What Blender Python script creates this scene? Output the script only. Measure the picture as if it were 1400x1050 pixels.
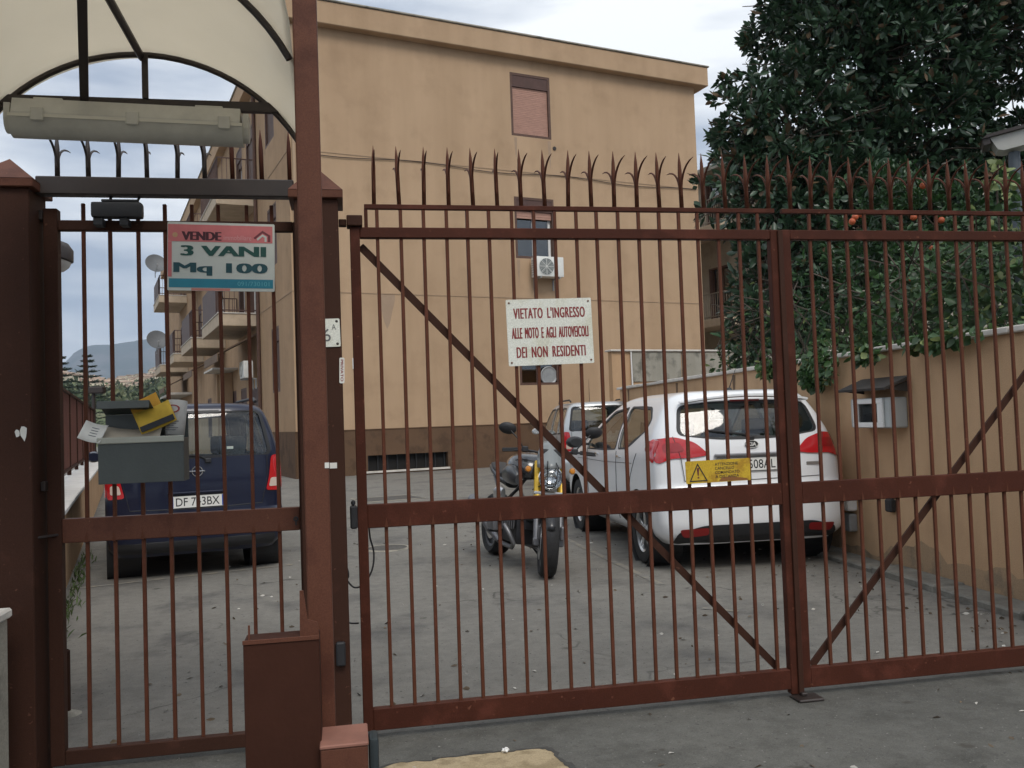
import bpy, bmesh, math, random
import numpy as np
from mathutils import Vector, Matrix
from math import radians as R, sin, cos, tan, pi, sqrt
random.seed(7); rng = np.random.default_rng(7)
for o in list(bpy.data.objects): bpy.data.objects.remove(o)
S = bpy.context.scene
COL = S.collection

# ------------------------------------------------------------------ camera
FPX, ROLL, PITCH, YAW, EYE = 1200.0, R(2.0), R(2.25), R(10.8), 1.4
FW = np.array([sin(YAW)*cos(PITCH), cos(YAW)*cos(PITCH), sin(PITCH)])
_r = np.array([cos(YAW), -sin(YAW), 0.0]); _u = np.cross(_r, FW)
RT = _r*cos(ROLL) - _u*sin(ROLL); UP = _u*cos(ROLL) + _r*sin(ROLL)
CP = np.array([0, 0, EYE])
cam_d = bpy.data.cameras.new('camera'); cam = bpy.data.objects.new('camera', cam_d); COL.objects.link(cam)
cam_d.sensor_width = 36; cam_d.lens = 36*FPX/1400; cam_d.clip_start = 0.05; cam_d.clip_end = 30000
m = Matrix.Identity(4)
for i in range(3):
    m[i][0], m[i][1], m[i][2], m[i][3] = RT[i], UP[i], -FW[i], CP[i]
cam.matrix_world = m
S.camera = cam

# ------------------------------------------------------------------ world, sun, exposure
SUN_EL, SUN_AZ = R(50), R(168)      # azimuth measured clockwise from +Y; behind the camera
W = bpy.data.worlds.new('World'); S.world = W; W.use_nodes = True
nt = W.node_tree; nt.nodes.clear()
def wn(t, **k):
    n = nt.nodes.new(t)
    for a, b in k.items(): setattr(n, a, b)
    return n
sky = wn('ShaderNodeTexSky', sky_type='NISHITA', sun_disc=False, sun_elevation=SUN_EL, sun_rotation=SUN_AZ)
tc = wn('ShaderNodeTexCoord')
mp = wn('ShaderNodeMapping'); mp.inputs['Scale'].default_value = (1.0, 1.0, 4.6); mp.inputs['Location'].default_value = (1.3, 0.2, 0.0)
nz = wn('ShaderNodeTexNoise'); nz.inputs['Scale'].default_value = 2.6; nz.inputs['Detail'].default_value = 7; nz.inputs['Roughness'].default_value = 0.5
rp = wn('ShaderNodeValToRGB')
rp.color_ramp.elements[0].position = 0.37; rp.color_ramp.elements[0].color = (3.5, 3.95, 4.7, 1)
rp.color_ramp.elements[1].position = 0.58; rp.color_ramp.elements[1].color = (9.3, 9.4, 9.35, 1)
mx = wn('ShaderNodeMix', data_type='RGBA'); mx.inputs[0].default_value = 0.93
bg = wn('ShaderNodeBackground'); bg.inputs['Strength'].default_value = 0.1
wo = wn('ShaderNodeOutputWorld')
L = nt.links.new
L(tc.outputs['Generated'], mp.inputs['Vector']); L(mp.outputs['Vector'], nz.inputs['Vector']); L(nz.outputs['Fac'], rp.inputs['Fac'])
L(sky.outputs['Color'], mx.inputs[6]); L(rp.outputs['Color'], mx.inputs[7]); L(mx.outputs[2], bg.inputs['Color']); L(bg.outputs[0], wo.inputs['Surface'])
sd = bpy.data.lights.new('sun', 'SUN'); sd.energy = 1.4; sd.angle = R(25); sd.color = (1.0, 0.95, 0.88)
sun = bpy.data.objects.new('sun', sd); COL.objects.link(sun)
_sv = Vector((sin(SUN_AZ)*cos(SUN_EL), cos(SUN_AZ)*cos(SUN_EL), sin(SUN_EL)))
sun.rotation_euler = _sv.to_track_quat('Z', 'Y').to_euler(); sun.location = (-6, -10, 20)
vs = S.view_settings; vs.view_transform = 'Standard'; vs.look = 'None'; vs.gamma = 1; vs.exposure = 0.57; vs.use_curve_mapping = False

# ------------------------------------------------------------------ pixel helpers (photo pixel -> point on a real plane)
def ray(x, y): return FW*FPX + RT*(x-700) - UP*(y-525)
def gnd(x, y, z=0.0):
    d = ray(x, y); return CP + d*((z-EYE)/d[2])
def onplane(x, y, p, n):
    d = ray(x, y); p = np.array(p, float); n = np.array(n, float); return CP + d*(((p-CP)@n)/(d@n))
def onY(x, y, Y): return onplane(x, y, (0, Y, 0), (0, 1, 0))
def atdist(x, y, Y): return onY(x, y, Y)

# ------------------------------------------------------------------ materials
MATS = {}
def mat(name, col, rough=0.7, metal=0.0, var=0.0, vscale=3.0, col2=None, bump=0.0, bscale=40.0, spec=0.5, coat=0.0, detail=6, stretch=None, island=0.0, trans=0.0):
    if name in MATS: return MATS[name]
    M = bpy.data.materials.new(name); M.use_nodes = True; n = M.node_tree.nodes; l = M.node_tree.links.new
    b = n['Principled BSDF']; b.inputs['Roughness'].default_value = rough; b.inputs['Metallic'].default_value = metal
    b.inputs['Specular IOR Level'].default_value = spec; b.inputs['Coat Weight'].default_value = coat; b.inputs['Coat Roughness'].default_value = 0.06
    c = (*col, 1); b.inputs['Base Color'].default_value = c
    t = n.new('ShaderNodeTexCoord'); vec = t.outputs['Object']
    if stretch:
        mpn = n.new('ShaderNodeMapping'); mpn.inputs['Scale'].default_value = stretch; l(vec, mpn.inputs['Vector']); vec = mpn.outputs['Vector']
    out = None
    if var > 0 or col2:
        z = n.new('ShaderNodeTexNoise'); z.inputs['Scale'].default_value = vscale; z.inputs['Detail'].default_value = detail; z.inputs['Roughness'].default_value = 0.62
        l(vec, z.inputs['Vector'])
        rmp = n.new('ShaderNodeValToRGB'); rmp.color_ramp.elements[0].position = 0.32; rmp.color_ramp.elements[1].position = 0.68
        d2 = col2 if col2 else tuple(x*(1-var) for x in col); hi = col if col2 else tuple(min(1, x*(1+var*0.6)) for x in col)
        rmp.color_ramp.elements[0].color = (*d2, 1); rmp.color_ramp.elements[1].color = (*hi, 1)
        l(z.outputs['Fac'], rmp.inputs['Fac']); out = rmp.outputs['Color']
    if island > 0:
        g = n.new('ShaderNodeNewGeometry'); hs = n.new('ShaderNodeHueSaturation')
        ma = n.new('ShaderNodeMapRange'); ma.inputs[3].default_value = 1-island; ma.inputs[4].default_value = 1+island
        l(g.outputs['Random Per Island'], ma.inputs[0]); l(ma.outputs[0], hs.inputs['Value'])
        if out: l(out, hs.inputs['Color'])
        else: hs.inputs['Color'].default_value = c
        out = hs.outputs['Color']
    if out: l(out, b.inputs['Base Color'])
    if bump > 0:
        z2 = n.new('ShaderNodeTexNoise'); z2.inputs['Scale'].default_value = bscale; z2.inputs['Detail'].default_value = 8
        l(vec, z2.inputs['Vector']); bp = n.new('ShaderNodeBump'); bp.inputs['Strength'].default_value = bump; bp.inputs['Distance'].default_value = 0.02
        l(z2.outputs['Fac'], bp.inputs['Height']); l(bp.outputs['Normal'], b.inputs['Normal'])
    if trans > 0:
        tr = n.new('ShaderNodeBsdfTranslucent'); mxs = n.new('ShaderNodeMixShader'); mxs.inputs[0].default_value = trans
        if out: l(out, tr.inputs['Color'])
        else: tr.inputs['Color'].default_value = c
        l(b.outputs[0], mxs.inputs[1]); l(tr.outputs[0], mxs.inputs[2]); l(mxs.outputs[0], n['Material Output'].inputs['Surface'])
    MATS[name] = M; return M

def glass(name, tint=(.5, .55, .55), refl=0.10, rough=0.02):
    M = bpy.data.materials.new(name); M.use_nodes = True; n = M.node_tree.nodes; l = M.node_tree.links.new
    n.remove(n['Principled BSDF'])
    t = n.new('ShaderNodeBsdfTransparent'); t.inputs['Color'].default_value = (*tint, 1)
    g = n.new('ShaderNodeBsdfGlossy'); g.inputs['Roughness'].default_value = rough
    lw0 = n.new('ShaderNodeLayerWeight'); lw = n.new('ShaderNodeMath'); lw.operation = 'POWER'; lw.inputs[1].default_value = 4.0; l(lw0.outputs['Facing'], lw.inputs[0])
    ad = n.new('ShaderNodeMath'); ad.operation = 'ADD'; ad.inputs[1].default_value = refl+.045; ad.use_clamp = True
    x = n.new('ShaderNodeMixShader'); l(lw.outputs[0], ad.inputs[0]); l(ad.outputs[0], x.inputs[0]); l(t.outputs[0], x.inputs[1]); l(g.outputs[0], x.inputs[2])
    l(x.outputs[0], n['Material Output'].inputs['Surface']); MATS[name] = M; return M

def two_scale(name, ca, cb, s1, cc, s2, rough=0.9, bump=0.4, bscale=60, crack=False, thr=(0.5, 0.62), streak=None, spots=None, grit=0):
    """large patches ca<->cb, with blotches cc of a second scale on top"""
    M = bpy.data.materials.new(name); M.use_nodes = True; n = M.node_tree.nodes; l = M.node_tree.links.new
    b = n['Principled BSDF']; b.inputs['Roughness'].default_value = rough; b.inputs['Specular IOR Level'].default_value = 0.25
    t = n.new('ShaderNodeTexCoord')
    def noise(sc, det=8, ro=.6, vec=None):
        z = n.new('ShaderNodeTexNoise'); z.inputs['Scale'].default_value = sc; z.inputs['Detail'].default_value = det; z.inputs['Roughness'].default_value = ro
        l(vec if vec else t.outputs['Object'], z.inputs['Vector']); return z.outputs['Fac']
    def ramp(f, a, b_, c0=(0, 0, 0, 1), c1=(1, 1, 1, 1)):
        r_ = n.new('ShaderNodeValToRGB'); r_.color_ramp.elements[0].position = a; r_.color_ramp.elements[1].position = b_
        r_.color_ramp.elements[0].color = c0; r_.color_ramp.elements[1].color = c1; l(f, r_.inputs['Fac']); return r_.outputs['Color']
    def mix(f, a, b_, blend='MIX'):
        x = n.new('ShaderNodeMix'); x.data_type = 'RGBA'; x.blend_type = blend
        if isinstance(f, float): x.inputs[0].default_value = f
        else: l(f, x.inputs[0])
        l(a, x.inputs[6]) if not isinstance(a, tuple) else setattr(x.inputs[6], 'default_value', (*a, 1))
        l(b_, x.inputs[7]) if not isinstance(b_, tuple) else setattr(x.inputs[7], 'default_value', (*b_, 1))
        return x.outputs[2]
    base = ramp(noise(s1), .3, .7, (*ca, 1), (*cb, 1))
    base = mix(ramp(noise(s2), thr[0], thr[1]), base, cc)
    base = mix(1.0, base, ramp(noise(bscale*2.2, 3, .7), .25, .75, (.72, .72, .72, 1), (1.15, 1.15, 1.15, 1)), 'MULTIPLY')
    if grit:
        base = mix(1.0, base, ramp(noise(11, 6, .75), .3, .7, (.80, .80, .79, 1), (1.14, 1.14, 1.14, 1)), 'MULTIPLY')
        base = mix(ramp(noise(55, 2, .5), .69, .78), base, (.27, .262, .24)); base = mix(ramp(noise(38, 2, .5), .67, .70), base, (.08, .078, .072))
    if streak:
        mpn = n.new('ShaderNodeMapping'); mpn.inputs['Scale'].default_value = streak; l(t.outputs['Object'], mpn.inputs['Vector'])
        base = mix(1.0, base, ramp(noise(1.0, 6, .6, mpn.outputs['Vector']), .3, .75, (.86, .85, .83, 1), (1.05, 1.05, 1.05, 1)), 'MULTIPLY')
    if spots:
        base = mix(ramp(noise(spots[0], 4, .5), spots[1], spots[1]+.05), base, spots[2])
    if crack:
        v = n.new('ShaderNodeTexVoronoi'); v.feature = 'DISTANCE_TO_EDGE'; v.inputs['Scale'].default_value = 0.55
        wv = n.new('ShaderNodeMapping'); l(t.outputs['Object'], wv.inputs['Vector'])
        ad = n.new('ShaderNodeVectorMath'); ad.operation = 'MULTIPLY_ADD'
        z3 = n.new('ShaderNodeTexNoise'); z3.inputs['Scale'].default_value = 3.0; l(t.outputs['Object'], z3.inputs['Vector'])
        l(z3.outputs['Color'], ad.inputs[0]); ad.inputs[1].default_value = (.7, .7, .7); l(t.outputs['Object'], ad.inputs[2]); l(ad.outputs[0], v.inputs['Vector'])
        ck = ramp(v.outputs['Distance'], 0.003, 0.009, (1, 1, 1, 1), (0, 0, 0, 1))
        mk = mix(1.0, ck, ramp(noise(.8), .5, .6), 'MULTIPLY')
        base = mix(mk, base, tuple(x*.45 for x in ca))
    l(base, b.inputs['Base Color'])
    bp = n.new('ShaderNodeBump'); bp.inputs['Strength'].default_value = bump; bp.inputs['Distance'].default_value = 0.01
    l(noise(bscale, 8, .7), bp.inputs['Height']); l(bp.outputs['Normal'], b.inputs['Normal'])
    MATS[name] = M; return M

asphalt = two_scale('asphalt', (.178, .169, .152), (.228, .216, .192), .5, (.12, .115, .108), 1.3, .92, .5, 70, crack=True, thr=(.52, .68), spots=(5, .69, (.085, .08, .07)), grit=1)
apron_m = two_scale('apron_concrete', (.110, .108, .098), (.15, .146, .131), .9, (.085, .083, .074), 3.1, .9, .5, 80, thr=(.5, .7), spots=(6, .66, (.075, .07, .06)), grit=1)
stucco = two_scale('stucco', (.475, .325, .204), (.53, .37, .238), .35, (.405, .275, .172), 1.1, .93, .25, 90, thr=(.5, .8), streak=(1.2, 1.2, .12))
stucco_side = two_scale('stucco_yellow', (.42, .275, .165), (.47, .315, .19), .5, (.34, .225, .135), 1.5, .93, .25, 90, thr=(.5, .8), streak=(1.4, 1.4, .15))
wall_m = two_scale('wall_stucco', (.545, .35, .205), (.60, .395, .235), .7, (.47, .30, .175), 1.7, .92, .3, 80, thr=(.5, .78), streak=(2.2, 2.2, .25))
dado_m = two_scale('dado_brown', (.12, .071, .042), (.15, .09, .054), .6, (.10, .06, .037), 2.0, .9, .3, 80)
concrete = two_scale('old_concrete', (.33, .31, .26), (.42, .39, .33), 1.2, (.20, .19, .16), 2.5, .92, .4, 60, streak=(3, 3, .3))
stone_m = mat('coping_stone', (.62, .58, .52), .8, var=.2, vscale=5, bump=.2, bscale=30)
sand_m = two_scale('sandy_screed', (.42, .33, .2), (.5, .4, .26), 3, (.32, .25, .15), 9, .95, .8, 60)
rust = two_scale('red_oxide_paint', (.054, .0165, .0095), (.074, .022, .012), 2.5, (.108, .033, .02), 6, .6, .2, 120, thr=(.52, .7), spots=(30, .69, (.15, .058, .034)))
rust_bar_lit = two_scale('red_oxide_bar_skylit', (.088, .031, .017), (.12, .043, .023), 3, (.15, .05, .033), 7, .55, .15, 120, thr=(.5, .7), spots=(30, .69, (.17, .075, .045)))  # lighter copy of rust, with sky light on the bars put into the colour
rust_d = two_scale('brown_paint', (.044, .019, .012), (.056, .024, .015), 2.0, (.075, .031, .02), 7, .65, .12, 120, thr=(.6, .75), spots=(34, .69, (.11, .05, .032)))
rust_b = two_scale('brown_red_paint_post', (.112, .045, .028), (.134, .054, .034), 1.5, (.095, .037, .024), 5, .5, .1, 120, spots=(34, .70, (.19, .09, .06)))
for q in (rust, rust_bar_lit, rust_d, rust_b): q.node_tree.nodes['Principled BSDF'].inputs['Specular IOR Level'].default_value = .13
fence_m = mat('brown_sheet', (.15, .058, .042), .6, var=.25, vscale=2)
black = mat('black_plastic', (.018, .018, .02), .55, bump=.1, bscale=200)
rubber = mat('rubber', (.02, .02, .021), .85, var=.3, vscale=20, bump=.3, bscale=90)
dark = mat('dark_void', (.012, .011, .01), .95)
shut_dark = mat('brown_shutter_box', (.085, .042, .033), .7, var=.2)
shutter_m = mat('roller_shutter', (.42, .235, .175), .7, var=.2, vscale=6, stretch=(1, 1, 8))
trim_br = mat('brown_wood_trim', (.10, .05, .033), .65, var=.25, vscale=8)
white_p = mat('white_paint', (.78, .77, .74), .5, var=.08, vscale=6)
ac_white = mat('ac_white', (.72, .72, .68), .55, var=.1, vscale=5)
grey_m = mat('grey_metal', (.34, .35, .35), .5, metal=.3, var=.15, vscale=6)
mailgrey = mat('mailbox_grey', (.06, .068, .063), .42, metal=.0, var=.12, vscale=7, bump=.05, bscale=90)
chrome = mat('chrome', (.8, .8, .8), .12, metal=1.0)
alu = mat('aluminium', (.6, .6, .6), .32, metal=.9, var=.1, vscale=15)
bulk_m = mat('lamp_housing', (.52, .51, .46), .6, var=.15, vscale=9)
diff_m = mat('lamp_diffuser', (.62, .61, .55), .25, var=.15, vscale=7, spec=.6, trans=.25)
canopy_m = mat('canopy_sheet', (.86, .81, .71), .45, var=.05, vscale=1.2, trans=.66)
steel_dk = mat('dark_brown_steel', (.03, .021, .018), .5, var=.2, vscale=10)
bark = mat('bark', (.065, .05, .037), .95, var=.4, vscale=9, bump=.8, bscale=25)
leaf_mag = mat('magnolia_leaf', (.028, .060, .032), .34, col2=(.036, .07, .034), var=.1, island=.45, trans=.10, spec=.5)
leaf_rust = mat('magnolia_leaf_back', (.10, .062, .03), .7, island=.4, trans=.1)
leaf_cit = mat('citrus_leaf', (.034, .08, .022), .38, col2=(.02, .055, .018), vscale=1.2, island=.45, trans=.2)
leaf_ivy = mat('ivy_leaf', (.036, .08, .028), .42, col2=(.052, .105, .032), vscale=1.5, island=.5, trans=.2)
leaf_pale = mat('pale_ivy_leaf', (.21, .26, .10), .5, island=.4, trans=.3)
conif = mat('conifer', (.022, .035, .02), .8, island=.4)
orange_m = mat('orange_fruit', (.42, .085, .025), .5, var=.15, vscale=20, bump=.15, bscale=150)
win_glass = glass('window_glass', (.25, .28, .28), .12)
car_glass = glass('car_glass', (.80, .88, .86), .03, .04)
car_glass_dk = glass('car_glass_dark', (.42, .48, .47), .05)
lens_glass = glass('lens_glass', (.85, .87, .88), .05)
navy = mat('navy_car_paint', (.006, .009, .028), .35, coat=.45, spec=.4)
whitecar = mat('white_car_paint', (.80, .81, .82), .3, coat=.7)
silver = mat('silver_car_paint', (.52, .54, .55), .35, metal=.4, coat=.6)
red_l = mat('red_lens', (.48, .012, .016), .15, coat=.8)
red_d = mat('red_reflector', (.22, .012, .012), .3)
amber_l = mat('clear_lens', (.62, .5, .42), .2, coat=.6)
plate_m = mat('plate_white', (.74, .74, .70), .5)
plate_b = mat('plate_blue', (.02, .06, .30), .5)
ink = mat('black_ink', (.015, .015, .018), .7)
cloth = mat('seat_cloth', (.06, .065, .07), .95)
yellow_fork = mat('yellow_fork', (.75, .48, .045), .35, metal=.2)
sign_w = two_scale('enamel_white', (.72, .72, .63), (.76, .76, .68), 2.5, (.66, .65, .53), 8, .45, .05, 90)
sign_red = mat('enamel_red', (.22, .02, .02), .5)
paper_w = mat('paper_white', (.70, .68, .62), .85, var=.12, vscale=12)
paper_y = mat('paper_yellow', (.62, .40, .045), .8, var=.15, vscale=12)
paper_o = mat('paper_orange', (.60, .30, .03), .8, var=.15, vscale=12)
vend_pink = mat('vende_pink', (.60, .17, .17), .55, var=.16, vscale=6)
vend_white = mat('vende_white', (.66, .68, .62), .5, var=.07, vscale=5, trans=.15)
vend_teal = mat('vende_teal', (.02, .22, .30), .5, var=.15, vscale=6)
vend_green = mat('vende_green', (.012, .075, .06), .6)
yel_sign = two_scale('yellow_sign', (.56, .36, .03), (.6, .4, .04), 6, (.42, .24, .025), 14, .5, .05, 90)

# ------------------------------------------------------------------ mesh helpers
def link(name, me, m_, parent=None, smooth=False, loc=None, rot=None):
    o = bpy.data.objects.new(name, me); COL.objects.link(o)
    if m_ is not None and len(me.materials) == 0: me.materials.append(m_)
    if parent: o.parent = parent
    if smooth: me.polygons.foreach_set('use_smooth', [True]*len(me.polygons))
    if loc is not None: o.location = loc
    if rot is not None: o.rotation_euler = rot
    return o
def ob(name, bm, m_, parent=None, smooth=False, loc=None, rot=None, auto=None):
    bmesh.ops.recalc_face_normals(bm, faces=bm.faces)
    me = bpy.data.meshes.new(name); bm.to_mesh(me); bm.free()
    o = link(name, me, m_, parent, smooth, loc, rot)
    if auto:
        me.polygons.foreach_set('use_smooth', [True]*len(me.polygons)); me.set_sharp_from_angle(angle=R(auto))
    return o
def thing(name, label, cat, loc=(0, 0, 0), rot=(0, 0, 0), group=None):
    o = bpy.data.objects.new(name, None); COL.objects.link(o); o.location = loc; o.rotation_euler = rot; o.empty_display_size = .1
    return tag(o, label, cat, group)
def tag(o, label, cat, group=None, kind=None):
    o['label'] = label; o['category'] = cat
    if group: o['group'] = group
    if kind: o['kind'] = kind
    return o
def struct(o):
    o['kind'] = 'structure'; return o
def NB(): return bmesh.new()
def bx(bm, lo, hi, bev=0.0, M=None, seg=1):
    r = bmesh.ops.create_cube(bm, size=1.0); v = r['verts']
    c = [(a+b)/2 for a, b in zip(lo, hi)]; s = [abs(b-a) for a, b in zip(lo, hi)]
    for q in v: q.co = Vector((c[0]+q.co.x*s[0], c[1]+q.co.y*s[1], c[2]+q.co.z*s[2]))
    if bev > 0:
        es = list({e for q in v for e in q.link_edges})
        rr = bmesh.ops.bevel(bm, geom=es, offset=bev, segments=seg, affect='EDGES', profile=.6)
        v = list({q for f in rr['faces'] for q in f.verts} | {q for q in v if q.is_valid})
    if M is not None: bmesh.ops.transform(bm, matrix=M, verts=v)
    return v
def tube(bm, pts, r, seg=8, caps=True, flat=None):
    pts = [Vector(p) for p in pts]; rings = []
    rr = r if isinstance(r, (list, tuple)) else [r]*len(pts)
    up0 = None
    for i, p in enumerate(pts):
        d = (pts[min(i+1, len(pts)-1)] - pts[max(i-1, 0)]).normalized()
        if up0 is None:
            up0 = Vector((0, 0, 1)) if abs(d.z) < .9 else Vector((0, 1, 0))
        a = d.cross(up0).normalized(); b = a.cross(d).normalized(); up0 = b
        ring = []
        for k in range(seg):
            t = 2*pi*(k+.5)/seg; ka, kb = (1, 1) if flat is None else flat
            ring.append(bm.verts.new(p + a*cos(t)*rr[i]*ka + b*sin(t)*rr[i]*kb))
        rings.append(ring)
    for i in range(len(rings)-1):
        for k in range(seg):
            bm.faces.new((rings[i][k], rings[i][(k+1) % seg], rings[i+1][(k+1) % seg], rings[i+1][k]))
    if caps and seg > 2:
        bm.faces.new(rings[0][::-1]); bm.faces.new(rings[-1])
def lathe(bm, prof, seg=24, M=None, close=False):
    """prof: list of (radius, z); revolve round z"""
    rings = []
    for (r_, z) in prof:
        if r_ < 1e-5: rings.append([bm.verts.new((0, 0, z))])
        else: rings.append([bm.verts.new((r_*cos(2*pi*k/seg), r_*sin(2*pi*k/seg), z)) for k in range(seg)])
    n = len(rings)
    for i in range(n if close else n-1):
        A, B = rings[i], rings[(i+1) % n]
        for k in range(seg):
            k2 = (k+1) % seg
            if len(A) == 1 and len(B) == 1: continue
            if len(A) == 1: bm.faces.new((A[0], B[k], B[k2]))
            elif len(B) == 1: bm.faces.new((A[k], A[k2], B[0]))
            else: bm.faces.new((A[k], A[k2], B[k2], B[k]))
    vv = [v for rg in rings for v in rg]
    if M is not None: bmesh.ops.transform(bm, matrix=M, verts=vv)
    return vv
def prism(bm, poly, lo, hi, axis='y', M=None):
    """poly in the plane normal to axis, extruded lo..hi"""
    def P(a, b, t): return {'y': (a, t, b), 'x': (t, a, b), 'z': (a, b, t)}[axis]
    A = [bm.verts.new(P(a, b, lo)) for a, b in poly]; B = [bm.verts.new(P(a, b, hi)) for a, b in poly]
    n = len(poly); bm.faces.new(A[::-1]); bm.faces.new(B)
    for i in range(n): bm.faces.new((A[i], A[(i+1) % n], B[(i+1) % n], B[i]))
    if M is not None: bmesh.ops.transform(bm, matrix=M, verts=A+B)
def MX(loc=(0, 0, 0), rot=(0, 0, 0), sc=(1, 1, 1)):
    from mathutils import Euler
    return Matrix.Translation(loc) @ Euler(rot).to_matrix().to_4x4() @ Matrix.Diagonal((*sc, 1))
def rrect(w, h, r, n=5, cx=0, cy=0):
    p = []
    for sx, sy, a0 in ((1, 1, 0), (-1, 1, 90), (-1, -1, 180), (1, -1, 270)):
        for k in range(n+1):
            a = R(a0+90*k/n); p.append((cx+sx*(w/2-r)+r*cos(a), cy+sy*(h/2-r)+r*sin(a)))
    return p
def beam(bm, a, b, w, d, upv=(0, 0, 1)):
    """rectangular bar from a to b; w across, d along the gate's depth"""
    a, b = Vector(a), Vector(b); x = (b-a); l = x.length; x.normalize(); y = Vector(upv).cross(x).normalized(); z = x.cross(y)
    Mx = Matrix(((x.x, y.x, z.x, (a.x+b.x)/2), (x.y, y.y, z.y, (a.y+b.y)/2), (x.z, y.z, z.z, (a.z+b.z)/2), (0, 0, 0, 1)))
    bx(bm, (-l/2, -w/2, -d/2), (l/2, w/2, d/2), 0.0, Mx)
def text_mesh(s, w, h, bold=0.0, sw=1.0, sc=1.0):
    cu = bpy.data.curves.new('t', 'FONT'); cu.body = s; cu.size = 1; cu.extrude = 0.0; cu.offset = bold; cu.space_word = sw; cu.space_character = sc; cu.resolution_u = 3
    o = bpy.data.objects.new('t', cu); COL.objects.link(o); bpy.context.view_layer.update()
    me = bpy.data.meshes.new_from_object(o.evaluated_get(bpy.context.evaluated_depsgraph_get()))
    bpy.data.objects.remove(o); bpy.data.curves.remove(cu)
    co = np.empty(len(me.vertices)*3, 'f'); me.vertices.foreach_get('co', co); co = co.reshape(-1, 3)
    lo, hi = co.min(0), co.max(0)
    q = np.zeros_like(co); q[:, 0] = ((co[:, 0]-lo[0])/(hi[0]-lo[0])-.5)*w; q[:, 2] = ((co[:, 1]-lo[1])/(hi[1]-lo[1])-.5)*h
    me.vertices.foreach_set('co', q.ravel()); me.update(); me.materials.clear(); return me
def lettering(s, w, h, loc, m_, parent, bold=0.0, name='lettering', rot=None, sw=1.0, sc=1.0, fat=0.0):
    me = text_mesh(s, w, h, bold, sw, sc)
    if fat > 0:                                  # heavier strokes: the same glyphs laid a hair apart
        co = np.empty(len(me.vertices)*3, 'f'); me.vertices.foreach_get('co', co); co = co.reshape(-1, 3); F = [tuple(p.vertices) for p in me.polygons]; n = len(co); V = []; FF = []
        for i, k in enumerate((0, -1, 1, -.5, .5)):
            V += [(a[0]*(1-2*fat/w)+k*fat, -.00006*i, a[2]) for a in co]; FF += [tuple(q+n*i for q in f) for f in F]
        me = bpy.data.meshes.new(name); me.from_pydata(V, [], FF)
    return link(name, me, m_, parent, loc=loc, rot=rot)
def np_mesh(name, V, F, mats, parent=None, mi=None, smooth=False):
    me = bpy.data.meshes.new(name); V = np.asarray(V, 'f'); F = np.asarray(F, 'i')
    k = F.shape[1]
    me.vertices.add(len(V)); me.vertices.foreach_set('co', V.ravel()); me.loops.add(F.size); me.loops.foreach_set('vertex_index', F.ravel())
    me.polygons.add(len(F)); me.polygons.foreach_set('loop_start', np.arange(0, F.size, k, dtype='i')); me.polygons.foreach_set('loop_total', np.full(len(F), k, 'i'))
    for m_ in mats: me.materials.append(m_)
    if mi is not None: me.polygons.foreach_set('material_index', np.asarray(mi, 'i'))
    me.update(calc_edges=True); me.validate()
    if smooth: me.polygons.foreach_set('use_smooth', [True]*len(me.polygons))
    o = bpy.data.objects.new(name, me); COL.objects.link(o)
    if parent: o.parent = parent
    return o
def norm(a): return a/np.maximum(np.linalg.norm(a, axis=1, keepdims=True), 1e-9)
def leaves(name, P, D, length, width, mats, parent, curl=.12, mi=None, seed=1):
    """one folded, slightly curled leaf per point P pointing along D"""
    g = np.random.default_rng(seed); N = len(P); D = norm(D)
    r = g.normal(size=(N, 3)); r[:, 2] += .9; side = norm(np.cross(D, r)); nrm = np.cross(side, D)
    Lh = (length*(.45+.95*g.random(N)))[:, None]; Wd = (width*(.7+.6*g.random(N)))[:, None]
    base = P; c = P + D*Lh*.48 - nrm*Wd*.16; lf = P + D*Lh*.45 + side*Wd*.5 + nrm*Wd*.1; rt_ = P + D*Lh*.45 - side*Wd*.5 + nrm*Wd*.1
    l2 = P + D*Lh*.78 + side*Wd*.33 - nrm*Lh*curl*.4; r2 = P + D*Lh*.78 - side*Wd*.33 - nrm*Lh*curl*.4
    tip = P + D*Lh - nrm*Lh*curl
    V = np.stack([base, c, lf, rt_, l2, r2, tip], 1).reshape(-1, 3)
    k = (np.arange(N)*7)[:, None]
    F = np.concatenate([k+np.array([[0, 1, 2]]), k+np.array([[0, 3, 1]]), k+np.array([[1, 4, 2]]), k+np.array([[1, 3, 5]]), k+np.array([[1, 6, 4]]), k+np.array([[1, 5, 6]])], 0)
    m_i = None if mi is None else np.tile(mi, 6)
    o = np_mesh(name, V, F, mats, parent, m_i); o['kind'] = 'stuff'; return o

# ================================================================== SETTING
GX = 6500
bm = NB(); v = [bm.verts.new(p) for p in ((-GX, -GX, 0), (GX, -GX, 0), (GX, GX, 0), (-GX, GX, 0))]; bm.faces.new(v)
struct(ob('ground', bm, asphalt))
YG = 4.0                                   # plane of the gate
bm = NB(); v = [bm.verts.new(p) for p in ((-6, -8, .004), (9, -8, .004), (9, YG+.06, .004), (-6, YG+.06, .004))]; bm.faces.new(v)
struct(ob('pavement', bm, apron_m))
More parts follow.
